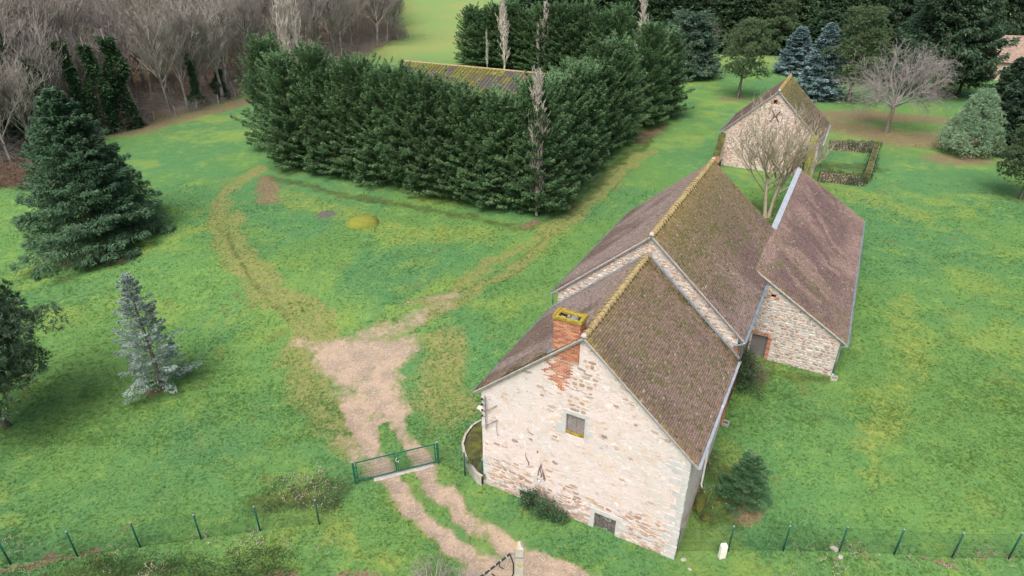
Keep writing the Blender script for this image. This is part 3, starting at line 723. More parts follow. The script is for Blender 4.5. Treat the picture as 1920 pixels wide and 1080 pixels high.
# ================================================================== B: higher barn behind
B=House('stone_barn',6.912,29.426,HEAD,5.234,13.527,6.932,11.552,1.66,'tall barn behind the chimney house with long purple brown tiled roof','barn')
LsB=math.hypot(B.w,B.hr-B.he); csB=B.w/LsB; UC,VC,LC,UC2,ZC2=4.49,6.954,27.28,10.135,4.132
roofB=gable_roof(B,0,B.L,roof_col(B.L,LsB,.3,1.,1.1,.8,.8,0,pk=.45,seed=43),roof_col(B.L,LsB,.75,.45,1.4,.25,.9,0,seed=61,up=.6),55,  # left slope tiles paled for painted-in sky light as well as ridge wear
   skipR=lambda a,b:(a>VC+.15)&(b<(B.w-UC)/csB-.12))
verge(B,.03,roofB); verge(B,B.L-.03,roofB)
for sg in (-1,1):
    mb=MB(); mb.beam((sg*(B.w+.02),-.012,B.he-.075),(0,-.012,B.hr-.075),.03,.035); mb.build('verge_drip',M['zinc'],roofB)
for y in (.04,B.L-.06):
    mb=MB(); mb.tube([(0,y-.07,B.hr+.03),(0,y+.08,B.hr+.05)],[.12,.15],8); mb.build('ridge_end_cap',M['verge'],roofB,True)
def zroofB(u,d=.13): return B.hr-abs(u)*(B.hr-B.he)/B.w-d
poly=[(-WA,.4),(WA,.4),(WA,zroofB(WA)),(0,zroofB(0)),(-WA,zroofB(-WA))]
wallB=wall_with_holes('gable_wall',poly,[],.18,.3,M['mortar_grey'],B.root,.5)
mb=MB(); mb.prism([(a,b-.002) for a,b in poly],'y',B.L-.6,B.L-.15)
mb.build('back_wall',M['mortar_grey'],B.root)
for sg in (-1,1):
    mb=MB(); mb.box(sg*WA-(.45 if sg>0 else 0),.682,.4,sg*WA+(.45 if sg<0 else 0),B.L-.602,zroofB(WA,.14)); mb.build('side_wall',M['mortar_grey'],B.root)
def za_inB(u): # front roof height seen in barn coordinates
    return A.hr-abs(u+.02)*(A.hr-A.he)/A.w
stone_wall(wallB,-WA,WA,5.3,11.3,.18,lambda u,z:.80 if (z>za_inB(u)-.05 and z<zroofB(u,.2)) else 0,300,(.11,.20),(.15,.40),.03,15,(1.2,1.12,1.05))
# brick pier on the right corner, with red stone below
items=[];z=1.2
while z<6.3:
    for i in range(3): items.append((WA+.01,.2+i*.22,z,WA+.07,.2+i*.22+.21,z+.06))
    items.append((WA-.2,.10,z,WA+.05,.18,z+.06)); z+=.075
bricks_stuff(B.root,items,'corner_bricks')
gutter(B,(-B.w-.06,0,B.he-.05),(-B.w-.06,B.L,B.he-.02)); gutter(B,(B.w+.07,0,B.he-.03),(B.w+.07,VC-.05,B.he-.05),.095)
downpipe(B,[(B.w+.06,.02,B.he-.10),(B.w-.02,.0,B.he-.2),(WA-.05,.06,B.he-.42),(WA-.12,.08,zroofA(4.9,0)+.22)],.05)
downpipe(B,[(-B.w-.04,.05,B.he-.1),(-B.w-.03,.08,B.he-.35),(-B.w+.02,.08,B.he-.75)],.035,mat='greyiron')
# dried vine climbing the side wall between the two buildings
mb=MB(); r_=random.Random(8)
for k in range(26):
    v=r_.uniform(.5,6.7); p=[(WA+.03,v,1.7)]
    n=r_.randint(4,9)
    for i in range(n): p.append((WA+.03+r_.uniform(0,.05),p[-1][1]+r_.uniform(-.25,.25),p[-1][2]+.55))
    mb.tube(p,[.02-.015*i/n for i in range(n+1)],4,cap=False)
mb.build('dry_vine',M['iron'],B.root)

# ================================================================== C: lean-to range
C=House('lean_to_shed',6.912,29.426,HEAD,5.2,20,4,7.6,1.66,'long single pitch stone shed on the right with small brick framed door','shed')
SL=(B.he-B.he,0); ZC=B.hr-(B.hr-B.he)*UC/B.w; LsC=math.hypot(UC2-UC,ZC-ZC2); cC=(UC2-UC)/LsC; sC=(ZC-ZC2)/LsC
def zroofC(u,d=.13): return ZC-(u-UC)*(ZC-ZC2)/(UC2-UC)-d
mb=MB(); mb.prism([(UC,ZC-.03),(UC2,ZC2-.03),(UC2-.02,ZC2-.13),(UC,ZC-.15)],'y',VC+.02,LC-.02); roofC=mb.build('roof',M['verge'],C.root)
lc=LC-VC
def colC(a,b,n,r):
    base=mixc(np.tile(np.array([.31,.215,.19]),(n,1)),np.array([.23,.16,.145]),sstep(fbm(a*.4,b*.3,77,4),.35,.65))
    # long dark streaks running diagonally down the slope from the upper edge
    aw=a+1.6*(fbm(a*.5,b*.5,83,3)-.5)*2
    st=sstep(fbm((aw-b*.55)*.9,b*.22+aw*.05,79,5)+.16*np.exp(-((b-LsC*.60)/1.9)**2)-.05,.48,.66)*sstep(b,.4,1.6)*sstep(LsC-b,.5,1.5)
    base=mixc(base,np.array([.165,.108,.112]),st*.8)
    lo=sstep(a,8,2)
    base=mixc(base,OLV,sstep(fbm(a*1.3,b*1.5,81,3)+r.normal(0,.15,n),.58,.78)*(.2+.45*lo))
    t=np.clip(np.exp(-a/.2)+1.*np.exp(-(lc-a)/.25),0,1)*sstep(r.random(n),.2,.6)
    base=mixc(base,LIC*.8,t); sc_=sstep(r.random(n),.985,.99); base=mixc(base,np.array([.38,.34,.30]),sc_*.8)
    return base*r.uniform(.8,1.2,n)[:,None]
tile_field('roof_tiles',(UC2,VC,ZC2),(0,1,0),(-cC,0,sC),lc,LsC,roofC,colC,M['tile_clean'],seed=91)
mb=MB(); mb.beam((UC,VC-.0,ZC-.05),(UC2,VC,ZC2-.05),.05,.09); mb.beam((UC,LC,ZC-.05),(UC2,LC,ZC2-.05),.05,.09); mb.build('verge',M['verge'],roofC)
mb=MB(); mb.beam((UC-.05,VC-.03,ZC-.06),(UC2+.02,VC-.03,ZC2-.08),.03,.035); mb.build('verge_drip',M['zinc'],roofC)
mb=MB(); mb.prism([(UC-.16,ZC-.12),(UC-.13,ZC+.07),(UC+.22,ZC-.04),(UC+.22,ZC-.08)],'y',B.L+.03,LC+.03); mb.build('ridge_flashing',M['zincpale'],roofC)
ue,uw=9.82,4.97
yc=VC+.16
poly=[(uw,.6),(ue,.6),(ue,zroofC(ue)),(uw,zroofC(uw))]
wallC=wall_with_holes('gable_wall',poly,[rect(5.06,1.3,5.99,3.24),rect(5.62,5.92,5.88,6.15)],yc,.30,M['mortar_grey'],C.root,.5)
mb=MB(); mb.box(ue-.45,yc+.502,.6,ue,LC-.15,zroofC(ue,.14)); mb.build('side_wall',M['mortar_grey'],C.root); mb=MB(); mb.box(UC+.05,B.L-.1,.6,UC+.45,LC-.15,zroofC(UC+.45,.16)); mb.build('courtyard_wall',M['mortar_grey'],C.root); mb=MB(); mb.prism([(UC+.452,.6),(ue-.452,.6),(ue-.452,zroofC(ue-.45,.15)),(UC+.452,zroofC(UC+.452,.15))],'y',LC-.6,LC-.15); mb.build('end_wall',M['mortar_grey'],C.root)
dc=empty('door',(0,0,0)); dc.parent=C.root
mb=MB(); mb.box(5.06,yc+.20,1.3,5.99,yc+.23,3.24); mb.build('panel',M['panel'],dc)
mb=MB(); mb.box(5.50,yc+.185,1.4,5.53,yc+.20,3.2);mb.box(5.08,yc+.185,2.9,5.97,yc+.20,2.94); mb.build('batten',M['panel'],dc)
z=1.35;k=0
while z<3.2:
    brick(dc,5.995+.11-(.0 if k%2 else .0),yc+.01,z+.031,.21,.062,.09); z+=.075;k+=1
for i in range(15):
    x=5.0+i*.0775; o=brick(dc,x,yc+.01,3.36+.05*math.sin(math.pi*min(i/13,1)),.062,.21,.09)
mb=MB(); mb.box(5.60,yc+.2,5.9,5.90,yc+.21,6.2); mb.build('dark_opening',M['dark'],C.root)
for (x,z,l,h) in ((5.5,5.98,.2,.06),(5.5,6.06,.2,.06),(5.5,5.90,.2,.06),(5.99,5.98,.2,.06),(5.99,6.06,.2,.06),(5.99,5.9,.2,.06),(5.66,6.19,.2,.06),(5.87,6.19,.18,.06),(5.66,5.87,.2,.06),(5.87,5.87,.18,.06)): brick(C.root,x,yc+.008,z,l,h,.06)
def probC(u,z):
    if u<6.32 and z<3.56: return 0
    if 5.35<u<6.15 and 5.8<z<6.28: return 0
    if z>zroofC(u,.22): return 0
    return .90
stone_wall(wallC,uw,ue,1.2,7.3,yc,probC,300,(.12,.22),(.16,.42),.03,25,(1.05,1.05,1.05))
gutter(C,(UC2+.06,VC-.02,ZC2-.05),(UC2+.06,LC,ZC2-.02),.085)
downpipe(C,[(UC2+.05,VC+.0,ZC2-.12),(UC2-.02,VC+.02,ZC2-.2),(ue+.07,VC+.10,ZC2-.32),(ue+.07,VC+.10,ZC2-.9),(ue+.07,VC+.10,1.95)],.05); downpipe(C,[(ue+.07,VC+.10,1.94),(ue+.09,VC+.06,1.62)],.055,mat='zincpale',name='downpipe_foot')
for n_,(px,py),lb in (('drain_gully',(1563,711),'small concrete drain gully at the foot of the shed downpipe'),('drain_gully',(1360,795),'concrete drain gully in the grass beside the house side wall')):
    x,y,z=G(px,py); z=gz(x,y); t=empty(n_,(x,y,z),HEAD,lb,'drain')
    mb=MB(); a=.18
    for q_ in ((-a,-a,-a+.05,a),(a-.05,-a,a,a),(-a+.051,-a,a-.051,-a+.05),(-a+.051,a-.05,a-.051,a)): mb.box(q_[0],q_[1],-.1,q_[2],q_[3],.16,None,.006)
    mb.build('rim',M['concrete'],t); mb=MB(); mb.box(-a+.05,-a+.05,-.1,a-.05,a-.05,.02); mb.build('pit',M['dark'],t)

# ================================================================== D: far outbuilding
D=House('stone_outbuilding',27.28,67.94,-.4819,5.136,9.03,5.401,10.219,1.66,'far stone outbuilding with x shaped wall anchor and olive mossy roof','barn')
LsD=math.hypot(D.w,D.hr-D.he)
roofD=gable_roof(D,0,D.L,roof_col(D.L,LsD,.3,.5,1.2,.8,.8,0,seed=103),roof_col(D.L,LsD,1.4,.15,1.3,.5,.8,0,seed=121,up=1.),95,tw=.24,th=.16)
verge(D,.03,roofD); verge(D,D.L-.03,roofD)
for sg in (-1,1):
    mb=MB(); mb.beam((sg*(D.w+.02),-.03,D.he-.08),(0,-.03,D.hr-.08),.04,.06); mb.build('verge_drip',M['zinc'],roofD)
mb=MB(); mb.tube([(0,-.05,D.hr+.03),(0,.12,D.hr+.05)],[.14,.17],8); mb.build('ridge_end_cap',M['verge'],roofD,True)
WD=4.85
def zroofD(u,d=.13): return D.hr-abs(u)*(D.hr-D.he)/D.w-d
poly=[(-WD,.6),(WD,.6),(WD,zroofD(WD)),(0,zroofD(0)),(-WD,zroofD(-WD))]
wallD=wall_with_holes('gable_wall',poly,[rect(-.36,8.82,.02,9.25)],.18,.35,M['mortar'],D.root,.5)
mb=MB(); mb.prism([(a,b-.002) for a,b in poly],'y',D.L-.6,D.L-.15)
mb.build('back_wall',M['mortar'],D.root)
for sg in (-1,1):
    mb=MB(); mb.box(sg*WD-(.45 if sg>0 else 0),.682,.6,sg*WD+(.45 if sg<0 else 0),D.L-.602,zroofD(WD,.14)); mb.build('side_wall',M['mortar'],D.root)
mb=MB(); mb.box(-.4,.46,8.8,.06,.47,9.3); mb.build('dark_opening',M['dark'],D.root)
for (x,z) in ((-.5,8.88),(-.5,9.0),(-.5,9.12),(.16,8.88),(.16,9.0),(.16,9.12),(-.3,9.3),(-.05,9.3)): brick(D.root,x,.185,z,.24,.09,.06)
stone_wall(wallD,-WD,WD,1.3,10,.18,lambda u,z:0 if (z>zroofD(u,.25) or (-.75<u<.4 and 8.7<z<9.4)) else .86,300,(.13,.24),(.2,.5),.035,35,(1.1,1.0,.95))
mb=MB(); r_=random.Random(2)
for k in range(220):
    u=r_.uniform(2.2,4.6);z=r_.uniform(2.4,4.4); 
    if r_.random()<.5: mb.box(u,.14,z,u+.21,.17,z+.06,random.choice(BRK),.003)
mb.build('brick_patch',M['brick'],wallD,col=True,kind='stuff')
mb=MB(); 
for s_ in (-1,1): mb.tube([(.1+s_*.42,.13,7.05+.0),(.1+s_*.16,.13,7.5),(.1+s_*.13,.13,7.75),(.1+s_*.40,.13,8.2)],.055,6)
mb.tube([(-.02,.13,7.62),(.22,.13,7.62)],.06,6); mb.build('wall_anchor',M['iron'],D.root)
gutter(D,(-D.w-.07,0,D.he-.05),(-D.w-.07,D.L,D.he-.02),.10); gutter(D,(D.w+.07,0,D.he-.05),(D.w+.07,D.L,D.he-.05),.11,mat='zincpale')
downpipe(D,[(-D.w-.05,.05,D.he-.1),(-D.w,.1,D.he-.5),(-WD-.1,.1,D.he-.9)],.05)
bt=empty('buttress',(0,0,0)); bt.parent=D.root
mb=MB(); mb.prism([(.175,5.15),(-1.5,3.15),(-1.5,2.3),(.175,2.3)],'x',-5.2,-4.6); mb.build('masonry',M['mortar'],bt)
mb=MB(); mb.prism([(.16,5.24),(-1.55,3.2),(-1.55,3.09),(.16,5.15)],'x',-5.25,-4.55); mb.build('mossy_top',M['mossdark'],bt)
items=[(-5.2+i*.2,-1.54,2.3+j*.09,-5.02+i*.2,-1.5,2.38+j*.09) for i in range(3) for j in range(9)]; bricks_stuff(bt,items,'brick_face')
mb=MB(); mb.box(-5.22,-1.6,.8,-4.58,.17,2.29); mb.build('plinth',M['mossdark'],bt)

# tall moss-capped wall running from the outbuilding towards the shed
p0=np.array(D.loc2w(4.25,.1)); p1=np.array(C.loc2w(5.15,LC-.1)); dvec=p1-p0; ln=np.hypot(*dvec); az=math.atan2(dvec[1],dvec[0])
tw_=empty('garden_wall',(p0[0],p0[1],1.6),az,'tall pale wall with bright moss coping between outbuilding and shed','wall')
mb=MB(); mb.box(0,-.22,-.6,ln,.22,4.45,None); mb.build('masonry',M['mortar'],tw_)
n=14
for i in range(n):
    mb=MB(); x0=i*ln/n; mb.box(x0+.01,-.33,4.452,x0+ln/n-.01,.33,4.60,None,.025); o=mb.build('coping_stone',M['moss'],tw_,bev=.03)
# low ivy-grown walls of the ruined pen
def low_wall(name,a,b,h,th,label,seed=1):
    a=np.array(G(*a)[:2]);b=np.array(G(*b)[:2]); d=b-a; L=np.hypot(*d); t=empty(name,(a[0],a[1],1.62),math.atan2(d[1],d[0]),label,'wall','low walls of the ruined pen')
    n=int(L/.5); mb=MB(); r=random.Random(seed); hs=[h*r.uniform(.88,1.08) for _ in range(n+1)]
    for i in range(n):
        x0,x1=i*L/n,(i+1)*L/n; vs=[(x0,-th/2,-.3),(x1,-th/2,-.3),(x1,th/2,-.3),(x0,th/2,-.3),(x0,-th/2,hs[i]),(x1,-th/2,hs[i+1]),(x1,th/2,hs[i+1]),(x0,th/2,hs[i])]
        mb.add(vs,[(0,1,5,4),(2,3,7,6),(4,5,6,7)]+([(0,4,7,3)] if i==0 else [])+([(1,2,6,5)] if i==n-1 else []))
    mb.build('masonry',M['mossdark'],t)
    for sd_ in (-1,1):
        rr=np.random.default_rng(seed+sd_); ms=MB(); z=0
        while z<h*.92:
            u=.05; hh=rr.uniform(.13,.2)
            while u<L-.25:
                w__=rr.uniform(.2,.42); c=STONES[rr.integers(8)]; k=rr.uniform(.4,.75); c=tuple(v*k for v in c)
                tmp=MB(); stone_shape(tmp,u+w__/2,z+hh/2,w__/2*.92,hh/2*.92,0,.04,c,rr,6)
                ms.add([(x,(y-th/2) if sd_<0 else (th/2-y),zz) for x,y,zz in tmp.V],tmp.F,c); u+=w__
            z+=hh
        ms.build('stone_infill',M['stone'],t,col=True,kind='stuff')
    return t,L
PEN=[low_wall('pen_wall',(1533,338),(1618,348),1.15,.5,'near low wall of the ruined pen, ivy on its right end',1),
     low_wall('pen_wall',(1622,345),(1642,282),1.2,.5,'right hand low wall of the ruined pen overgrown with ivy',2),
     low_wall('pen_wall',(1552,280),(1634,286),1.2,.5,'back low wall of the ruined pen against the outbuilding',3)]

# ================================================================== E: long barn hidden inside the hedge
e0=U(1062,143,8.4); e1=U(758,115,8.4); dE=(e0-e1)[:2]; lE=np.hypot(*dE); azE=math.atan2(dE[1],dE[0])
E=empty('hangar',(e1[0],e1[1],1.66),azE,'long low hangar with mossy corrugated roof hidden inside the hedges','barn')
mb=MB(); wE=10.5; zr=6.74; ze=3.2
mb.prism([(-wE,ze-.05),(0,zr-.05),(wE,ze-.05),(wE-.1,ze-.2),(0,zr-.2),(-wE+.1,ze-.2)],'x',0,lE); roofE=mb.build('roof',M['fibre'],E,col=True)
Lse=math.hypot(wE,zr-ze); V=[];F=[];Cc=[]; rr=np.random.default_rng(3)
nx_=int(lE/.26)
for sgn in (-1,1):
    for row in range(7):
        y0,y1=row*Lse/7,(row+1)*Lse/7+.1
        for i in range(nx_):
            x=i*.26; b=len(V); h=.05 if i%2 else 0
            def pt(x,s_,h): return (x, sgn*(wE-s_*wE/Lse), ze+s_*(zr-ze)/Lse+h)
            l=.03
            V+= [pt(x,y0,.0+l),pt(x+.13,y0,.09+l),pt(x+.26,y0,.0+l),pt(x,y1,.0),pt(x+.13,y1,.09),pt(x+.26,y1,.0)]
            F+= [(b,b+1,b+4,b+3),(b+1,b+2,b+5,b+4)]
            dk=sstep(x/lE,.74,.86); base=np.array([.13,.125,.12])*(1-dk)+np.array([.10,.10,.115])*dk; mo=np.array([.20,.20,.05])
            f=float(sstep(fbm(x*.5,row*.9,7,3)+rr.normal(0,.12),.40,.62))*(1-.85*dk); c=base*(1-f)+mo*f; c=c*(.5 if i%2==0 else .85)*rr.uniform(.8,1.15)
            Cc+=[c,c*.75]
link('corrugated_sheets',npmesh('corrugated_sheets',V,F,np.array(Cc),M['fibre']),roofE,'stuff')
mb=MB(); mb.tube([(0,0,zr+.06),(lE,0,zr+.06)],.12,7); mb.build('ridge_cap',M['ridge'],roofE)
mb=MB(); mb.prism([(-wE+.3,-1),(wE-.3,-1),(wE-.3,ze-.15),(0,zr-.3),(-wE+.3,ze-.15)],'x',lE-.6,lE-.2); mb.prism([(-wE+.3,-1),(wE-.3,-1),(wE-.3,ze-.15),(0,zr-.3),(-wE+.3,ze-.15)],'x',.2,.6); mb.box(.61,-wE+.3,-1,lE-.61,-wE+.5,ze-.15);mb.box(.61,wE-.5,-1,lE-.61,wE-.3,ze-.15); mb.build('wall',M['render_pink'],E)

# ================================================================== F: house behind the conifers, far right
xF,yF,_=G(1752,146); Fh=empty('country_house',(xF+1,yF+1,1.66),-.30,'pinkish rendered house half hidden behind the big conifers at right','house')
mb=MB(); mb.box(0,0,-1,20,9,3.3); mb.prism([(0,3.3),(9,3.3),(4.5,6.6)],'x',.2,.5);mb.prism([(0,3.3),(9,3.3),(4.5,6.6)],'x',19.5,19.8); mb.build('wall',M['render_pink'],Fh)
mb=MB(); mb.prism([(-.5,3.0),(4.5,6.75),(9.5,3.0),(9.4,2.9),(4.5,6.6),(-.4,2.9)],'x',-.3,20.3,(.25,.18,.15)); rF=mb.build('roof',M['farroof'],Fh,col=True)
def cF(a,b,n,r): return mixc(np.tile(np.array([.36,.27,.23]),(n,1)),np.array([.27,.20,.17]),r.random(n))
s_=math.hypot(5,3.75)
tile_field('roof_tiles',(-.3,-.5,3.0),(1,0,0),(0,5/s_,3.75/s_),20.6,s_,rF,cF,M['farroof'],.3,.3,lift=.02)
tile_field('roof_tiles',(-.3,9.5,3.0),(1,0,0),(0,-5/s_,3.75/s_),20.6,s_,rF,cF,M['farroof'],.3,.3,lift=.02)
for x in (2.5,6,9.5,13):
    wi=empty('window',(0,0,0)); wi.parent=Fh
    mb=MB(); mb.box(x,-.05,.9,x+1.0,-.01,2.3); mb.build('pane',M['dark'],wi); mb=MB()
    for q_ in ((x-.08,.82,x,2.38),(x+1,.82,x+1.08,2.38),(x-.0,2.302,x+1,2.38),(x,.82,x+1,.898),(x+.47,.9,x+.53,2.3)): mb.box(q_[0],-.07,q_[1],q_[2],-.052,q_[3])
    mb.build('window_frame',M['white'],wi)
mb=MB(); mb.box(15,3.6,4,15.9,4.4,7.6); mb.build('chimney',M['render_pink'],Fh)

# ================================================================== PLANTS
def nrm(a): return a/np.maximum(np.linalg.norm(a,axis=-1,keepdims=True),1e-9)
def kites(P,D,S,L,W,droop=0.):
    """leaf sprays: base P, direction D, side S, length L, width W -> V (n,4,3)"""
    L=np.asarray(L)[:,None];W=np.asarray(W)[:,None]
    m=P+D*L*.45; tip=P+D*L-np.array([0,0,1.])*droop*L
    return np.stack([P,m-S*W/2,tip,m+S*W/2],1)
def leafmesh(name,Vs,cols,mat):
    V=np.concatenate(Vs); n=len(V); F=np.arange(n*4).reshape(n,4); return npmesh(name,V.reshape(-1,3),F,np.concatenate(cols),mat)
def conifer(name,H,Rb,seed,nb=420,per=110,lf=.34,wf=.10,base=.02,shape=1.0,incl=(-.15,.55),fan=.55,droop=.25,thick=.12,cols=((.040,.085,.055),(.075,.135,.085)),mat='foliage',top=.03,bend=.10,gap=.25,belly=0.):
    """crown of layered boughs, each bough a drooping fan of twig sprays"""
    r=np.random.default_rng(seed); Vs=[];Cs=[]; c0,c1=np.array(cols[0]),np.array(cols[1])
    ph0=r.uniform(0,6.28)
    for i in range(nb):
        t=((i+r.random())/nb); z=H*(base+(1-base)*t**.92); tt=z/H
        prof=(1-tt)**shape+top
        if belly: prof=min(prof,belly_f(tt,belly))
        az=i*2.39996+r.normal(0,.25)
        lob=1+gap*(float(vn(np.array(az*1.3+ph0),np.array(tt*6.),seed))-.5)*2
        Lb=Rb*prof*lob*r.uniform(.78,1.12)+.12
        el=incl[0]+(incl[1]-incl[0])*tt+r.normal(0,.10); el=min(el,1.12)
        out=np.array([math.cos(az),math.sin(az),0]); sd_=np.array([-math.sin(az),math.cos(az),0])
        n=int(per*(.25+.75*Lb/Rb)); 
        s=1-r.random(n)**1.6*.72            # more sprays towards the tip
        lat=r.uniform(-1,1,n)*fan*Lb*(1.08-s)**.8
        curve=math.tan(el)*s*Lb-bend*(s**2)*Lb+.16*Lb*(s**4)*(.5 if bend>0 else 0)
        P=out*(s*Lb)[:,None]+sd_*lat[:,None]; P[:,2]+=z+curve-np.abs(lat)*.22+r.normal(0,thick*(.4+Lb*.12),n)
        ang=np.sign(lat)*r.uniform(.15,1.0,n)+r.normal(0,.25,n)
        D=out*np.cos(ang)[:,None]+sd_*np.sin(ang)[:,None]; D[:,2]+=el*.7+r.normal(0,.28,n); D=nrm(D)
        S=nrm(np.cross(D,np.array([0,0,1.])+r.normal(0,.45,(n,3))))
        k=.75+.5*r.random(n); Vs.append(kites(P,D,S,lf*k,wf*k*1.3,droop))
        f=np.clip(r.normal(r.uniform(.2,.75),.22,n),0,1)
        cc_=c0*(1-f[:,None])+c1*f[:,None]; br_=(r.random(n)<.03*(2.2-1.7*s))[:,None]; cc_=np.where(br_,np.array([.17,.11,.065]),cc_)
        Cs.append(cc_)
    n=60; a=r.uniform(0,6.28,n); zz=H*(1-r.random(n)**1.5*.12); P=np.stack([np.cos(a)*.05,np.sin(a)*.05,zz],1)
    D=nrm(np.stack([np.cos(a)*.45,np.sin(a)*.45,np.ones(n)],1)); S=nrm(np.cross(D,r.normal(0,1,(n,3)))); Vs.append(kites(P,D,S,np.full(n,lf*1.1),np.full(n,wf),0)); Cs.append(np.tile(c1,(n,1)))
    return leafmesh(name,Vs,Cs,M[mat])
def belly_f(t,b): # narrow foot, wide middle
    return .72+b*t
def clump_crown(name,centers,rad,per,lf,wf,seed,cols,up=.35,mat='foliage',flat=.75):
    """needle tufts on twig ends gathered into clumps"""
    r=np.random.default_rng(seed);Vs=[];Cs=[];c0,c1=np.array(cols[0]),np.array(cols[1])
    for c,R_ in zip(centers,rad):
        nt=max(3,int(per*R_*R_)); 
        d=nrm(r.normal(0,1,(nt,3))+np.array([0,0,up])); q=np.array(c)+d*R_*np.array([1,1,flat])*(.45+.55*r.random((nt,1))**.5)
        m=9; P=np.repeat(q,m,0); D=nrm(np.repeat(d,m,0)*.9+r.normal(0,.75,(nt*m,3))); S=nrm(np.cross(D,r.normal(0,1,(nt*m,3))))
        k=r.uniform(.7,1.2,nt*m); Vs.append(kites(P,D,S,lf*k,wf*k,.05)); f=np.clip(r.normal(r.uniform(.25,.7),.2,nt),0,1); f=np.repeat(f,m)
        Cs.append(c0*(1-f[:,None])+c1*f[:,None])
    return leafmesh(name,Vs,Cs,M[mat])
class Sk:
    """bare branches: tapered tubes gathered in numpy friendly lists"""
    def __init__(s): s.V=[];s.F=[];s.ends=[]
    def seg(s,pts,rs,n):
        b=len(s.V); u=None; P=[Vector(p) for p in pts]
        for i,p in enumerate(P):
            d=(P[min(i+1,len(P)-1)]-P[max(i-1,0)]).normalized()
            u=d.orthogonal().normalized() if u is None else (u-d*u.dot(d)).normalized()
            w_=d.cross(u)
            for k in range(n):
                a=6.2832*k/n; s.V.append(p+(u*math.cos(a)+w_*math.sin(a))*rs[i])
        for i in range(len(P)-1):
            for k in range(n): s.F.append((b+i*n+k,b+i*n+(k+1)%n,b+(i+1)*n+(k+1)%n,b+(i+1)*n+k))
    def mesh(s,name,mat): return npmesh(name,np.array([tuple(v) for v in s.V]),np.array(s.F),None,mat,True)
def grow(sk,p,d,L,r,lev,R_,maxlev,kids=(5,6,6),spread=.75,upb=.12,rat=.55,wig=.16,tr=.35,thin=.011,start=.25,conv=0):
    n=5 if lev==0 else (4 if lev==1 else 3); steps=5 if lev==0 else (4 if lev<maxlev else 2)
    pts=[Vector(p)]; dd=Vector(d).normalized()
    for i in range(steps):
        dd=(dd+Vector((R_.gauss(0,wig),R_.gauss(0,wig),R_.gauss(0,wig)+upb*.6))).normalized(); pts.append(pts[-1]+dd*(L/steps))
    r1=max(r*tr,thin*.5); rs=[r+(r1-r)*(i/steps) for i in range(steps+1)]
    if lev==0: rs[0]*=1.35
    sk.seg(pts,rs,n if lev<maxlev else 3)
    if lev>=maxlev: sk.ends.append(pts[-1]); return pts
    nk=kids[min(lev,len(kids)-1)]
    for k in range(nk):
        t=start+(1-start)*((k+R_.random())/nk) if lev<=1 else .15+.85*((k+R_.random())/nk)
        i=min(int(t*steps),steps-1); f=t*steps-i; q=pts[i].lerp(pts[i+1],f); td=(pts[i+1]-pts[i]).normalized()
        az=k*2.4+R_.random()*1.2; o=td.orthogonal().normalized(); o=Matrix.Rotation(az,3,td)@o
        sp=spread*R_.uniform(.75,1.25); nd=(td*math.cos(sp)+o*math.sin(sp)+Vector((0,0,upb))).normalized()
        grow(sk,q,nd,L*rat*R_.uniform(.75,1.2)*(1.12-.45*t if lev==0 else 1),max((rs[i]+(rs[i+1]-rs[i])*f)*.62,thin),lev+1,R_,maxlev,kids,spread,upb,rat,wig,tr,thin,start)
    return pts
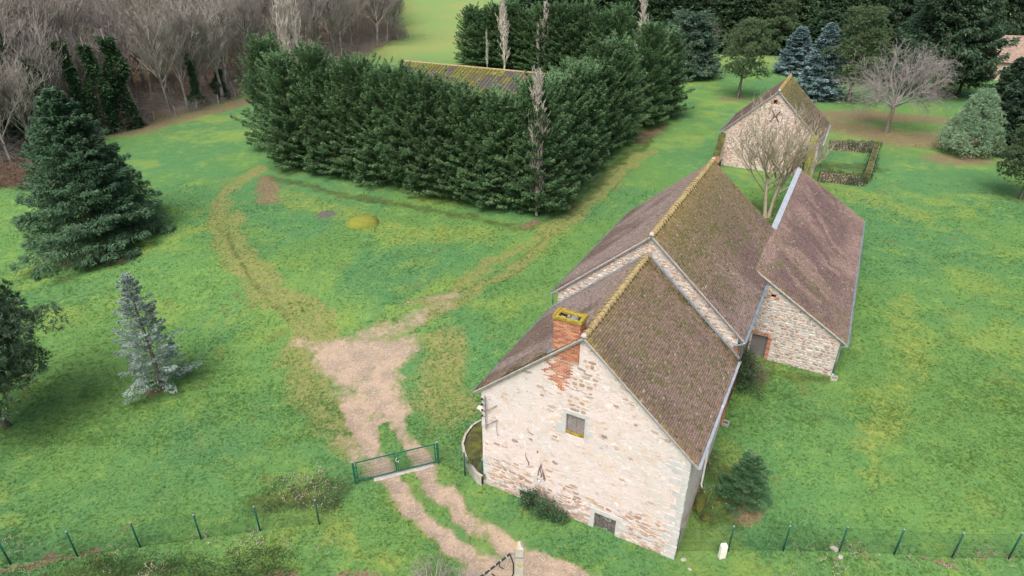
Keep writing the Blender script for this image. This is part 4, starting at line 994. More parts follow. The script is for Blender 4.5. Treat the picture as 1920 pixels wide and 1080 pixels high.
def bare_tree_meshes(seed,H,style='round',mat='twig_wood',thin=.018,lv=4):
    R_=random.Random(seed); tk=Sk(); cr=Sk()
    if style=='poplar':
        tr_=[Vector((0,0,0))]; 
        for i in range(8): tr_.append(tr_[-1]+Vector((R_.gauss(0,.06),R_.gauss(0,.06),H/8)))
        tk.seg(tr_,[H*.009*(1-.9*i/8)+.008 for i in range(9)],6)
        for k in range(44):
            t=.10+.88*k/44; i=min(int(t*8),7); q=tr_[i].lerp(tr_[i+1],t*8-i); az=k*2.4
            L=H*.24*(1-.8*abs(t-.35))*R_.uniform(.5,1.15); d=Vector((math.cos(az)*.30,math.sin(az)*.30,1)).normalized()
            grow(cr,q,d,L,.028*(1-.6*t),1,R_,3,(0,5,4),.42,.30,.45,.07,.3,thin)
    elif style=='forked':
        for s_ in (-1,1):
            pts=grow(tk,(s_*.12,0,0),(s_*.10,.03,1),H*.42,.13,0,R_,0,wig=.04,tr=.7)
            for k in range(9):
                az=k*2.4+s_; d=Vector((math.cos(az)*.62,math.sin(az)*.62,1)).normalized()
                grow(cr,pts[-1]+Vector((0,0,-k*.22)),d,H*.46*R_.uniform(.7,1.1),.06,1,R_,4,(0,6,5,5),.42,.22,.48,.08,.3,thin)
    elif style=='open':   # short trunk, wide crown of rising limbs
        pts=grow(tk,(0,0,0),(.02,0,1),H*.30,H*.026,0,R_,0,wig=.05,tr=.8)
        for k in range(15):
            az=k*2.4; e=R_.uniform(-.05,.5) if k%2 else R_.uniform(.6,1.6); d=Vector((math.cos(az),math.sin(az),e)).normalized()
            grow(cr,pts[-1]+Vector((0,0,-.06*k)),d,H*.46*R_.uniform(.85,1.12),H*.010,1,R_,lv,(0,8,6,5),.70,-.02,.50,.15,.3,thin)
    elif style=='shrub':
        for k in range(14):
            az=k*2.4; d=Vector((math.cos(az)*.7,math.sin(az)*.7,1)).normalized()
            grow(cr,(math.cos(az)*.2,math.sin(az)*.2,0),d,H*.7,.03,1,R_,3,(0,7,6),.65,.02,.5,.16,.3,thin)
    else:
        pts=grow(tk,(0,0,0),(R_.gauss(0,.05),R_.gauss(0,.05),1),H*.68,H*.016,0,R_,0,wig=.05,tr=.5)
        for k in range(17):
            t=.36+.64*k/17; i=min(int(t*5),4); q=pts[i].lerp(pts[i+1],t*5-i); az=k*2.4+R_.random(); d=Vector((math.cos(az)*.6,math.sin(az)*.6,1)).normalized()
            grow(cr,q,d,H*.40*R_.uniform(.7,1.15)*(1.1-.3*t),H*.0075,1,R_,lv,(0,6,5,3),.46,.12,.50,.11,.3,thin)
    return (tk.mesh('trunk',M[mat]) if tk.V else None), cr.mesh('branches',M[mat])
def put(name,pair,loc,label,cat='tree',group=None,s=1.,rz=None,sz=None,names=('trunk','branches'),tilt=(0,0)):
    o=empty(name,loc,random.uniform(0,6.28) if rz is None else rz,label,cat,group); o.scale=(s,s,sz or s)
    o.rotation_euler=(tilt[0],tilt[1],o.rotation_euler[2])
    for n_,me in zip(names,pair):
        if me is not None: link(n_,me,o)
    return o
def trunk_mesh(H,r,mat='bark',lean=0,n=7,seed=1,top=.25):
    R_=random.Random(seed); pts=[Vector((0,0,-.3))]
    for i in range(5): pts.append(pts[-1]+Vector((R_.gauss(0,.03)*H*.15+lean*H/5,R_.gauss(0,.03)*H*.15,(H+.3)/5)))
    mb=MB(); mb.tube(pts,[r*1.35]+[r*(1-(1-top)*i/5) for i in range(1,6)],n); return mb.mesh('trunk',M[mat],True)
def tp(px,py,ptop=None,inset=0,ang=0):
    """ground point under a pixel (optionally moved back from the viewer) and height reaching pixel row ptop"""
    x,y,z=G(px,py); d=math.hypot(x,y); x+=inset*x/d; y+=inset*y/d; z=gz(x,y)
    return x,y,z,(top_height(x,y,z,ptop) if ptop is not None else None)

# --- leyland cypress hedge round the hangar: each tree a thing
LEY=((.070,.160,.074),(.195,.325,.155))
ley=[conifer('crown',10,2.75,s,nb=430,per=170,lf=.25,wf=.065,shape=.46,incl=(.25,1.05),fan=.32,droop=.15,thick=.09,cols=LEY,top=.04,bend=.06,gap=.42) for s in (1,2,3,4)]
ley_t=trunk_mesh(9,.17,'barkdark')
ORD=['first','second','third','fourth','fifth','sixth','seventh','eighth','ninth','tenth','eleventh','twelfth','thirteenth','fourteenth','fifteenth']
def hedge(a,b,n,inset,htop,labelf,group,rad=1.,jit=.35,h0=None,h1=None,rows=1,side=1):
    a=np.array(a[:2]);b=np.array(b[:2]); d=(b-a)/np.hypot(*(b-a)); nn=np.array([-d[1],d[0]])*side
    for i in range(n):
        t=(i+.5)/n; p=a+(b-a)*t+nn*inset+np.array([random.uniform(-jit,jit),random.uniform(-jit,jit)])
        z=gz(*p); h=(h0+(h1-h0)*t)*random.uniform(.90,1.08)
        o=put('leyland_cypress',(ley_t,random.choice(ley)),(p[0],p[1],z-.15),labelf(i),'conifer',group,s=rad*random.uniform(.95,1.12),sz=h/10,names=('trunk','crown'))
HL=G(514,316); HR=G(1000,414)
hedge(HL,HR,15,2.3,None,lambda i:'dark green cypress at the left end of the tall front hedge' if i==0 else ('dark green cypress at the right corner of the tall front hedge, facing the lawn' if i==14 else ORD[i]+' dark cypress from the left in the tall front hedge'),'cypresses of the front hedge',rad=1.02,h0=10.9,h1=9.3)
HB=G(1185,262)
hedge(G(1028,402),HB,12,2.4,None,lambda i:ORD[i]+' cypress from the near corner in the hedge running back beside the track','cypresses of the side hedge',rad=1.03,h0=9.8,h1=10.2)
for (px,py,pt,s_,lb) in ((1206,240,66,1.15,'tall cypress with bare brown foot at the far end of the side hedge'),(1236,222,76,1.15,'blue green cypress closing the far end of the side hedge')):
    x,y,z,h=tp(px,py,pt,1.5); put('leyland_cypress',(ley_t,ley[1]),(x,y,z),lb,'conifer',s=s_,sz=h/10,names=('trunk','crown'))
x,y,z,h=tp(528,300,95,5); put('leyland_cypress',(ley_t,ley[2]),(x,y,z),'cypress standing just behind the left end of the tall front hedge','conifer',s=1.1,sz=h/10,names=('trunk','crown'))
# back hedge beyond the hangar
a=tp(868,118)[:2];b=tp(1165,165)[:2]
hedge(a,b,15,1.5,None,lambda i:ORD[i]+' cypress from the left in the hedge beyond the mossy hangar roof','cypresses of the back hedge',rad=1.1,h0=9.,h1=11.)
# dark wood of conifers along the top
dk=[conifer('crown',14,3.6,s,nb=420,per=64,lf=.62,wf=.22,shape=.7,incl=(.0,.5),fan=.45,droop=.2,thick=.22,cols=((.045,.100,.052),(.105,.185,.092)),top=.06,gap=.3) for s in (11,12)]
dkt=trunk_mesh(12,.25,'barkdark')
n=0; WORDS=ORD+['sixteenth','seventeenth','eighteenth','nineteenth','twentieth']
for row,(ya,yb,cnt) in enumerate(((92,99,19),(74,78,18),(56,58,16))):
    for i in range(cnt):
        t=(i+random.uniform(.25,.75))/cnt; px=968+t*(1500-968) if row==0 else 940+t*(1700-940)
        py=ya+(yb-ya)*t+random.uniform(-1,1); x,y,z=U(px,py,1.66)
        put('fir_tree',(dkt,random.choice(dk)),(x,y,1.6),(WORDS[i]+' dark fir from the left in the front row of the conifer belt' if row==0 else 'dark fir in the dense conifer belt along the top, '+('second' if row==1 else 'back')+' row'),'conifer','dark conifer belt, row %s'%('one','two','three')[row],s=random.uniform(1,1.3),sz=random.uniform(.95,1.2),names=('trunk','crown')); n+=1
# --- big spruce on the left lawn
sp=conifer('crown',14,5.9,31,nb=470,per=330,lf=.28,wf=.075,shape=.98,incl=(-.22,.75),fan=.50,droop=.22,thick=.13,cols=((.050,.122,.068),(.125,.225,.130)),bend=-.06,gap=.16,top=.03)
x,y,z,h=tp(196,470,172,2.0); put('spruce_tree',(trunk_mesh(13,.35,'barkdark'),sp),(x,y,z-.1),'large dark spruce with sweeping boughs on the left lawn','conifer',s=1.,sz=h/14,names=('trunk','crown'),rz=.4)
# --- small blue spruce
bs=conifer('crown',7.5,1.95,41,nb=165,per=170,lf=.13,wf=.050,base=.08,shape=.80,incl=(-.12,.4),fan=.36,droop=.05,thick=.035,cols=((.16,.23,.20),(.40,.50,.48)),bend=.05,gap=.6)
x,y,z,h=tp(304,728,518); put('blue_spruce',(trunk_mesh(7.0,.16,'bark'),bs),(x,y,z),'slender thin grey blue spruce alone on the left lawn','conifer',s=1.,sz=h/7.5,names=('trunk','crown'),rz=1.)
# blue spruces by the outbuilding
bs2=conifer('crown',11,3.0,43,nb=330,per=120,lf=.36,wf=.14,base=.01,shape=.75,incl=(-.2,.5),fan=.45,droop=.15,thick=.14,cols=((.13,.22,.23),(.30,.43,.46)),gap=.35)
x,y,z,h=tp(1528,188,46,1.2); put('blue_spruce',(trunk_mesh(9,.2),bs2),(x,y,z),'silvery blue spruce right behind the outbuilding roof','conifer',s=1.1,sz=h/11,names=('trunk','crown'))
x,y,z,h=tp(1487,140,52,1.2); put('blue_spruce',(trunk_mesh(9,.2),bs2),(x,y,z),'darker blue spruce left of and behind the silvery one','conifer',s=1.15,sz=h/11,names=('trunk','crown'))
# --- round light green pine on the right lawn
def dome(H,Rb,seed,n,r0,r1,foot=.12,power=.6):
    r=np.random.default_rng(seed);C=[];Q=[]
    for i in range(n):
        t=(i+.5)/n; z=H*(foot+(.97-foot)*t); tt=(z/H-foot)/(1-foot)
        rad=Rb*min(1,(1-tt)**power)*min(1,.80+tt*1.2)*r.uniform(.72,1.02); az=i*2.39996+r.normal(0,.2)
        C.append((math.cos(az)*rad*.9,math.sin(az)*rad*.9,z)); Q.append(r.uniform(r0,r1)*(1-.35*tt))
    return C,Q
C1,Q1=dome(8.5,3.7,5,110,.75,1.2,.08,.78)
rp=clump_crown('crown',C1,Q1,75,.24,.055,6,((.15,.27,.17),(.42,.58,.38)),up=.6)
x,y,z,h=tp(1808,298,166,2.2); put('pine_tree',(trunk_mesh(7,.25),rp),(x,y,z),'round pale green pine with foliage down to the ground on the right lawn','conifer',s=1.,sz=h/8.6,names=('trunk','crown'))
# --- pines with bare trunks
def scots(seed,H,Rb,n=60,c0=.30,cols=((.070,.130,.065),(.160,.235,.115)),rr=(.8,1.4),per=30,lf=.34,wf=.085,mat='bark'):
    R_=random.Random(seed); tk=Sk(); cr=Sk(); ends=[];rad=[]
    pts=grow(tk,(0,0,-.2),(R_.gauss(0,.04),0,1),H*.9,H*.022,0,R_,0,wig=.04,tr=.3)
    for k in range(n):
        t=c0+(.97-c0)*(k/n); z=t*H; tt=(t-c0)/(1-c0); i=min(int(t/.9*5*.98),4); q=pts[i].lerp(pts[i+1],min(1,t/.9*5*.98-i)); az=k*2.4+R_.random()*.6
        L=Rb*(1-tt)**.65*min(1,.55+tt*2.2)*R_.uniform(.55,1.05)+.4; e=.15+.9*tt; d=Vector((math.cos(az),math.sin(az),e)).normalized()
        m=q+d*L; tk.seg([q,q.lerp(m,.5)+Vector((0,0,.12*L*.3)),m],[.07*(1-tt)+.02,.04,.015],4)
        for f in (.45,.75,1.):
            if f<.6 and L<2: continue
            ends.append(tuple(q.lerp(m,f)+Vector((R_.gauss(0,.3),R_.gauss(0,.3),.15)))); rad.append(R_.uniform(*rr)*(.7 if f<.6 else .9))
    return tk.mesh('trunk',M[mat]),clump_crown('crown',ends,rad,per,lf,wf,seed,cols,up=.8,flat=.55)
sc1=scots(3,11,4.6,34); sc2=scots(4,13,3.9,36,.22); sc3=scots(9,9,4.4,90,.22,((.06,.115,.07),(.15,.23,.14)),(.8,1.2),60,.26,.055)
x,y,z,h=tp(1383,184,38,0); put('pine_tree',sc1,(x,y,z),'broad crowned pine with leaning trunk left of the outbuilding','conifer',s=1.05,sz=h/11,names=('trunk','crown'))
x,y,z,h=tp(1590,193,12,0); put('pine_tree',sc2,(x,y,z),'tall dense pine with ivy on its trunk right of the blue spruces','conifer',s=1.25,sz=h/13,names=('trunk','crown'))
x,y,z,h=tp(1455,104,-10,0); put('pine_tree',sc2,(x,y,z),'tall open pine with brownish trunk in front of the conifer belt','conifer',s=1.2,sz=h/13,names=('trunk','crown'))
x,y,z,h=tp(1912,374,235,0); put('pine_tree',scots(6,7.5,3.,36,.30),(x,y,z),'small pine cut by the right edge of the view beside the lawn','conifer',s=1.,sz=h/7.5,names=('trunk','crown'))
x,y,z,h=tp(12,800,480,0); put('pine_tree',sc3,(x,y,z),'blue green pine at the left edge with leaning pale trunk','conifer',s=1.0,sz=h/9,names=('trunk','crown'),tilt=(0,-.05),rz=2)
# dark cedars at the upper right
ced=conifer('crown',15,7.4,51,nb=260,per=230,lf=.55,wf=.17,base=.16,shape=.55,incl=(.05,.6),fan=.6,droop=.3,thick=.16,cols=((.040,.088,.050),(.095,.165,.098)),gap=.4,top=.05)
cedt=trunk_mesh(13,.42,'barkdark')
for (px,py,pt,s_,lb) in ((1750,178,-60,1.0,'huge dark cedar spreading over the far house roof'),(1690,140,-60,.85,'dark cedar behind the bare tree, upper right'),(1862,110,-70,1.0,'dark cedar rising behind the far house'),(1795,182,30,.5,'dark spreading cedar in front of the far house wall')):
    x,y,z,h=tp(px,py,pt,0); put('cedar_tree',(cedt,ced),(x,y,z),lb,'conifer',s=s_,sz=min(h,19)/15,names=('trunk','crown'))
for (px,py,pt,s_,lb) in ((1905,285,88,1.15,'dark green spruce at the right edge behind the round pine'),(1885,215,110,1.0,'dark conifer between the round pine and the far house')):
    x,y,z,h=tp(px,py,pt,0); put('spruce_tree',(trunk_mesh(9,.2,'barkdark'),conifer('crown',10,3.3,int(px),nb=300,per=110,lf=.42,wf=.14,shape=.7,incl=(-.1,.6),fan=.5,droop=.2,thick=.15,cols=((.040,.090,.055),(.090,.160,.100)))),(x,y,z),lb,'conifer',s=s_,sz=h/10,names=('trunk','crown'))
# grey green cedar beyond the side hedge, light conifer
gc=conifer('crown',10,4.4,61,nb=300,per=150,lf=.42,wf=.15,base=.02,shape=.45,incl=(.0,.7),fan=.55,droop=.35,thick=.2,cols=((.065,.13,.09),(.15,.24,.17)),gap=.45)
x,y,z,h=tp(1290,146,32,1.); put('cedar_tree',(trunk_mesh(8,.25),gc),(x,y,z),'grey green weeping cedar beyond the end of the side hedge','conifer',s=1.1,sz=h/10,names=('trunk','crown'))
x,y,z,h=tp(1536,118,22,1.); put('spruce_tree',(trunk_mesh(8,.2),conifer('crown',10,3.8,65,nb=280,per=110,lf=.5,wf=.17,shape=.6,cols=((.04,.09,.05),(.085,.155,.085)))),(x,y,z),'mid green conical tree behind the two blue spruces','conifer',s=1.2,sz=h/10,names=('trunk','crown'))
x,y,z,h=tp(1625,150,20,1.); put('spruce_tree',(trunk_mesh(8,.2),conifer('crown',10,3.8,66,nb=260,per=110,lf=.5,wf=.17,shape=.6,cols=((.03,.06,.035),(.07,.115,.06)))),(x,y,z),'dark conifer between tall pine and bare grey tree','conifer',s=1.2,sz=h/10,names=('trunk','crown'))
# young spruce beside the house
ys=conifer('crown',4.2,1.25,71,nb=150,per=130,lf=.13,wf=.03,base=.02,shape=.75,incl=(.1,.9),fan=.40,droop=.05,thick=.05,cols=((.050,.140,.066),(.125,.245,.120)),bend=-.05,gap=.4)
x,y,z,h=tp(1390,948,852,.2); put('young_spruce',(trunk_mesh(3.8,.05),ys),(x,y,z),'small young spruce on the grass right of the nearest house','conifer',s=.92,sz=h/4.2*.93,names=('trunk','crown'))

# --- bare trees that stand apart
wt=bare_tree_meshes(3,12,'open','twig_grey',.014,4)
x,y,z,h=tp(1661,249,72); put('bare_tree',(wt[0].copy(),wt[1]),(x,y,z),'spreading leafless grey tree over fallen leaves right of the outbuilding','tree',s=1.0,sz=h/10.5,rz=.5); bpy.data.objects['trunk'].name if False else None; _o=[ch for ch in [o for o in bpy.data.objects if o.parent and o.parent.get('label','').startswith('spreading leafless')] if ch.name.startswith('trunk')][0]; _o.data.materials.clear(); _o.data.materials.append(M['bark'])
x,y,z,h=tp(1438,408,205); put('bare_tree',bare_tree_meshes(8,9,'forked','twig_olive',.012,4),(x,y,z),'leafless forked tree between the tall barn and the outbuilding','tree',s=h/9*1.35,sz=h/9*.98,rz=.3)
pop=[bare_tree_meshes(s,12,'poplar','twig_white',.026) for s in (1,2)]; popn=bare_tree_meshes(5,12,'poplar','twig_poplar',.016)
for (px,py,pt,s_,lb) in ((1006,404,146,.8,'bare columnar poplar standing inside the front hedge near its right corner'),
    (945,138,-2,1.,'tallest bare poplar before the back hedge'),(1020,142,10,.9,'double bare poplar in the middle of the back hedge'),(1102,152,30,.85,'bare poplar right of the double one before the back hedge'),
    (1190,165,0,1.,'bare poplar rising behind the side hedge tops'),(913,136,62,.5,'thin young bare poplar left of the tallest one'),(1078,146,92,.4,'small bare poplar between two larger ones'),(1008,142,48,.55,'short bare poplar leaning on the double poplar')):
    x,y,z,h=tp(px,py,pt); put('bare_poplar',popn if px==1004 else random.choice(pop),(x,y,z),lb,'poplar','bare poplars round the hangar',s=s_*h/12*(1.1 if px==1004 else 1.5),sz=h/12)
bt_=bare_tree_meshes(21,11,'open','twig_pale',.03,3)
x,y,z,h=tp(1300,108,10); put('bare_tree',bt_,(x,y,z),'small bare pale tree behind the grey green cedar','tree',s=h/11*.8,sz=h/11)
x,y,z,h=tp(1362,98,42); put('bare_shrub',(None,bare_tree_meshes(22,5,'shrub','twig_brown',.03)[1]),(x,y,z),'reddish brown bare shrub behind the broad pine','shrub',s=h/5*1.3,sz=h/5)
x,y,z,h=tp(900,72,5); put('bare_tree',bt_,(x,y,z),'thin bare tree on the pasture edge behind the poplars','tree',s=h/11*.7,sz=h/11)

# --- leafless wood at the upper left
wd=[bare_tree_meshes(100+i,16,'wood',('twig_wood','twig_wood','twig_olive','twig_wood','twig_pale')[i%5],.026,4) for i in range(7)]
wdp=bare_tree_meshes(120,17,'wood','twig_pale',.03,4)
edge=np.array([G(*p)[:2] for p in ((-500,345),(-60,340),(60,325),(235,242),(350,212),(460,180),(640,118),(690,101),(757,74),(748,40),(742,10),(738,-20))]); 
seglen=np.hypot(*np.diff(edge,axis=0).T); cum=np.concatenate([[0],np.cumsum(seglen)])
def alongedge(s): return np.array([np.interp(s,cum,edge[:,0]),np.interp(s,cum,edge[:,1])])
WORDS2=(ORD+['sixteenth','seventeenth','eighteenth','nineteenth','twentieth']); WORDS2+=['twenty '+w_ for w_ in WORDS2[:9]]+['thirtieth']+['thirty '+w_ for w_ in WORDS2[:9]]+['fortieth']+['forty '+w_ for w_ in WORDS2[:9]]+['fiftieth']+['fifty '+w_ for w_ in WORDS2[:9]]+['sixtieth']
cnt=0; fc=0; rw=random.Random(77); s0=cum[1]; s1=cum[-1]
for row in range(15):
    off=3+row*5.0+max(0,row-8)*3.; stp=5.3+row*.6
    s=s0-25+rw.uniform(0,4)
    while s<s1-1:
        p=alongedge(s); q=alongedge(s+2); d=(q-p)/max(np.hypot(*(q-p)),1e-6); nn=np.array([-d[1],d[0]])
        pp=p+nn*(off+rw.uniform(-2,2)); X_,Y_=proj(pp[0],pp[1],2); 
        if -230<X_<752 and pp[1]>20 and Y_>-75 and proj(pp[0],pp[1],16)[1]>-420 and not (X_<-40 and row>7):
            m=rw.choice(wd); sc_=rw.uniform(.75,1.1)*(.88 if row==0 else 1)
            fc=fc+1 if row==0 else fc
            lb,gr=(WORDS2[min(fc,60)-1]+' leafless tree from the left along the front line of the bare wood','bare trees of the front line of the wood') if row==0 else ('leafless grey tree deep within the dense bare wood','bare trees within the wood')
            o=empty('bare_tree',(pp[0],pp[1],gz(pp[0],pp[1])-.1),rw.uniform(0,6.28),lb,'tree',gr); o.scale=(sc_*1.1,sc_*1.1,sc_)
            link('trunk',m[0],o); link('branches',m[1],o); cnt+=1
        s+=stp*rw.uniform(.7,1.3)*(1+max(0,np.hypot(*pp)-150)/120)
for i,(px,py,pt,s_,lb) in enumerate(((372,196,15,1.,'pale barked leafless tree with two leaning stems at the wood edge'),(418,188,10,1.,'pale leafless tree with ivy foot at the wood edge'),(352,205,30,.8,'slim pale leafless tree left of the ivy footed one'))):
    x,y,z,h=tp(px,py,pt); put('bare_tree',wdp,(x,y,z),lb,'tree',s=s_,sz=h/15.5)
for (px,py,pt,lb) in ((548,158,-20,'left one of the two white barked poplars behind the front hedge'),(569,153,-25,'right one of the two white barked poplars behind the front hedge')):
    x,y,z,h=tp(px,py,pt); put('bare_poplar',bare_tree_meshes(px,14,'poplar','twig_white',.035),(x,y,z),lb,'poplar',s=1.5,sz=h/14)
# ivy clad trunks
def ivy_col(seed,H,r,n):
    q=np.random.default_rng(seed); z=H*q.random(n)**.9; rr=r*(.15+2.1*vn(z*.55+seed,z*0,seed)**1.3)*(1.15-z/H*.95)+.12+.35*(q.random(n)**4); a=q.uniform(0,6.28,n)
    wob=np.stack([np.sin(z*.6+seed)*.25,np.cos(z*.5)*.25],1)
    P=np.stack([np.cos(a)*rr+wob[:,0],np.sin(a)*rr+wob[:,1],z],1); D=nrm(np.stack([np.cos(a),np.sin(a),q.normal(0,.6,n)],1)); S=nrm(np.cross(D,q.normal(0,1,(n,3))))
    f=q.random((n,1)); return leafmesh('ivy',[kites(P,D,S,q.uniform(.22,.42,n),q.uniform(.16,.3,n),.2)],[np.array([.028,.075,.032])*(1-f)+np.array([.065,.14,.055])*f],M['foliage'])
ivs=[ivy_col(s,11,.62,3600) for s in (1,2,3)]; ivt=trunk_mesh(12,.2)
for i,(px,py,pt,s_,lb) in enumerate(((22,282,75,1.5,'broad ivy clad tree at the far left of the wood edge'),(64,278,58,1.4,'tall ivy clad tree second from the left edge'),(104,280,110,1.0,'short ivy clad tree in the left wood edge'),
    (166,256,78,1.,'slim ivy clad trunk just right of the big spruce top'),(205,250,85,1.1,'leafy green ivy clad tree beside the slim one'),(243,240,70,1.3,'thick dark ivy clad tree nearest the lawn corner'),(372,200,100,.7,'ivy covered stem at the foot of the pale leafless tree'),(418,186,130,.8,'short ivy covered stump like stem at the wood edge'))):
    x,y,z,h=tp(px,py,pt); put('ivy_clad_tree',(ivt,ivs[i%3]),(x,y,z),lb,'tree',s=s_*1.15,sz=h/11,names=('trunk','ivy'))
# bramble and brush under the wood (uncountable)
def scatter_brush(name,pts,H,mat,seed,per=26,label=None):
    R_=random.Random(seed); V=[];F=[]
    for (x,y,z,s) in pts:
        for k in range(per):
            a=R_.uniform(0,6.28); l=H*s*R_.uniform(.5,1.2); ox,oy=R_.gauss(0,.6)*s,R_.gauss(0,.6)*s; e=R_.uniform(.2,1.2)
            p0=Vector((x+ox,y+oy,z)); p1=p0+Vector((math.cos(a)*.5,math.sin(a)*.5,e))*l*.6; p2=p1+Vector((math.cos(a)*.8,math.sin(a)*.8,-.15+R_.gauss(0,.3)))*l*.5
            for A_,B_ in ((p0,p1),(p1,p2),(p1,p1+Vector((R_.gauss(0,.5),R_.gauss(0,.5),R_.uniform(0,.5)))*l)):
                d=(B_-A_); o=d.orthogonal().normalized()*.016; o2=d.cross(o).normalized()*.016; b=len(V)
                V+= [A_+o,A_-o*.5+o2,A_-o*.5-o2,B_]; F+=[(b,b+1,b+3),(b+1,b+2,b+3),(b+2,b,b+3)]
    o=link(name,npmesh(name,np.array([tuple(v) for v in V]),np.array(F),None,M[mat]),None,'stuff'); 
    return tag(o,label,name.replace('_',' '))
pts=[]
for i in range(900):
    s=rw.uniform(s0-20,s1-1); p=alongedge(s); q=alongedge(s+2); d=(q-p)/max(np.hypot(*(q-p)),1e-6); nn=np.array([-d[1],d[0]]); o_=abs(rw.gauss(0,1))*11-.5; pp=p+nn*o_
    pts.append((pp[0],pp[1],gz(*pp),rw.uniform(.8,1.6)*(1.3 if o_>3 else .8)))
scatter_brush('undergrowth',pts,2.2,'twig_wood',5,22,'tangled leafless undergrowth filling the foot of the bare wood')
pts=[(*G(px,py)[:2],G(px,py)[2],rw.uniform(.6,1.2)) for px,py in [(rw.uniform(-20,70),rw.uniform(305,355)) for _ in range(90)]]
scatter_brush('bramble_thicket',pts,1.5,'twig_brown',6,26,'brown bramble thicket at the left edge below the wood')
# leafy low cover helper
def leafy(name,pts,mat_cols,n,lf,seed,label,cat,hgt=.25,parent=None,flat=.6):
    q=np.random.default_rng(seed); pts=np.array(pts); k=q.integers(0,len(pts),n); P=pts[k,:3]+np.stack([q.normal(0,1,n)*pts[k,3],q.normal(0,1,n)*pts[k,3],np.abs(q.normal(0,1,n))*hgt],1)
    D=nrm(q.normal(0,1,(n,3))+np.array([0,0,.5])); S=nrm(np.cross(D,q.normal(0,1,(n,3)))); f=q.random((n,1)); c0,c1=map(np.array,mat_cols)
    o=link(name,leafmesh(name,[kites(P,D,S,q.uniform(.6,1.2,n)*lf,q.uniform(.5,1,n)*lf*.8,.1)],[c0*(1-f)+c1*f],M['foliage']),parent,'stuff')
    if label: tag(o,label,cat)
    return o
IVYC=((.040,.095,.045),(.10,.185,.09))
# ivy over the pen walls
for (t,L),seed in zip(PEN,(1,2,3)):
    r_=random.Random(seed); lp=[]
    for i in range(60):
        x=L*(r_.random()**(.5 if seed!=2 else 1)) ; lp.append((x,r_.uniform(-.3,.3),r_.uniform(.0,1.1),.20))
    leafy('ivy',lp,IVYC,2300,.17,seed,None,None,.15,t)
lp=[(float(x),y_,z_,.25) for x in np.linspace(.5,ln-.5,30) for y_,z_ in ((-.35,random.uniform(.2,4)),)]
leafy('ivy',lp,IVYC,1500,.24,9,None,None,.4,tw_)
# two ivy bushes at the foot of the gable, and the shrub in the corner of the buildings
for (px,py,w_,h_,lb) in ((993,950,.34,.8,'left small ivy bush against the foot of the pink gable'),(1022,968,.40,.7,'right ivy bush spreading at the foot of the pink gable'),(1045,978,.26,.3,'low dark ivy clump right of the two bushes at the gable')):
    x,y,z=G(px,py); z=gz(x,y); t=empty('ivy_bush',(x,y,z),0,lb,'bush','ivy bushes at the gable foot')
    leafy('leaves',[(random.gauss(0,w_*.6),random.gauss(0,w_*.35),random.uniform(0,h_),.14) for _ in range(26)],IVYC,1500,.09,int(px),None,None,.25,t)
    sk=Sk(); R_=random.Random(px)
    for k in range(6): grow(sk,(R_.gauss(0,.1),R_.gauss(0,.1),0),(R_.gauss(0,.5),R_.gauss(0,.3),1),h_*1.1,.02,2,R_,3,(0,0,4),.6,.1,.5,.15,.3,.006)
    link('stems',sk.mesh('stems',M['twig_brown']),t)
x,y,z=G(1392,716); t=empty('corner_shrub',(x,y,gz(x,y)),0,'dark evergreen shrub in the corner between house, barn and shed','bush')
leafy('leaves',[(random.gauss(0,.35),random.gauss(0,.8),random.uniform(.1,1.4),.22) for _ in range(26)],IVYC,2600,.12,5,None,None,.3,t)
link('stems',bare_tree_meshes(31,1.9,'shrub','twig_brown',.01)[1],t)
x,y,z=G(1404,712); t=empty('pale_weed',(x,y,gz(x,y)),0,'pale green weed in front of the dark corner shrub','plant')
leafy('leaves',[(random.gauss(0,.12),random.gauss(0,.12),random.uniform(0,.35),.1) for _ in range(10)],((.12,.22,.08),(.22,.34,.14)),500,.12,6,None,None,.15,t)
# bare twiggy shrub at the bottom edge
for (px,py,s_,lb) in ((812,1098,.9,'bare grey twiggy shrub at the bottom edge beside the track'),(870,1100,.6,'smaller bare twiggy shrub at the bottom edge, right of the grey one')):
    x,y,z=G(px,py); put('bare_shrub',(None,bare_tree_meshes(33,1.5,'shrub','twig_pale',.006)[1]),(x,y,0),lb,'shrub',s=s_)
# weeds
R_=random.Random(12)
def pxpts(boxes,n,s): 
    o=[]
    for _ in range(n):
        b=R_.choice(boxes); x,y,z=G(R_.uniform(b[0],b[2]),R_.uniform(b[1],b[3])); o.append((x,y,gz(x,y),s))
    return o
leafy('bramble_cover',pxpts([(0,1050,480,1085),(500,900,640,960),(150,1040,380,1085),(430,1030,560,1085)],260,.22),((.035,.085,.035),(.10,.18,.07)),11000,.075,21,'low leafy bramble and weeds along the outside of the left fence','weeds',.05)
leafy('weed_patch',pxpts([(1300,930,1420,1000),(1440,960,1560,1040),(850,800,905,860),(1310,860,1380,960)],120,.18),((.05,.11,.03),(.14,.22,.08)),5000,.07,22,'scattered broad leaved weeds in the grass by the house','weeds',.04)
# fallen leaves and stalks
pts=[(*G(px,py),R_.uniform(.3,.7)) for px,py in [(R_.uniform(500,640),R_.uniform(895,945)) for _ in range(16)]+[(R_.uniform(0,620),R_.uniform(1000,1075)) for _ in range(18)]+[(R_.uniform(1480,1900),R_.uniform(1025,1075)) for _ in range(20)]+[(R_.uniform(1300,1380),R_.uniform(840,960)) for _ in range(6)]]
scatter_brush('dry_stalks',pts,.5,'twig_poplar',8,8,'dry straw coloured stalks lying in the rough grass')

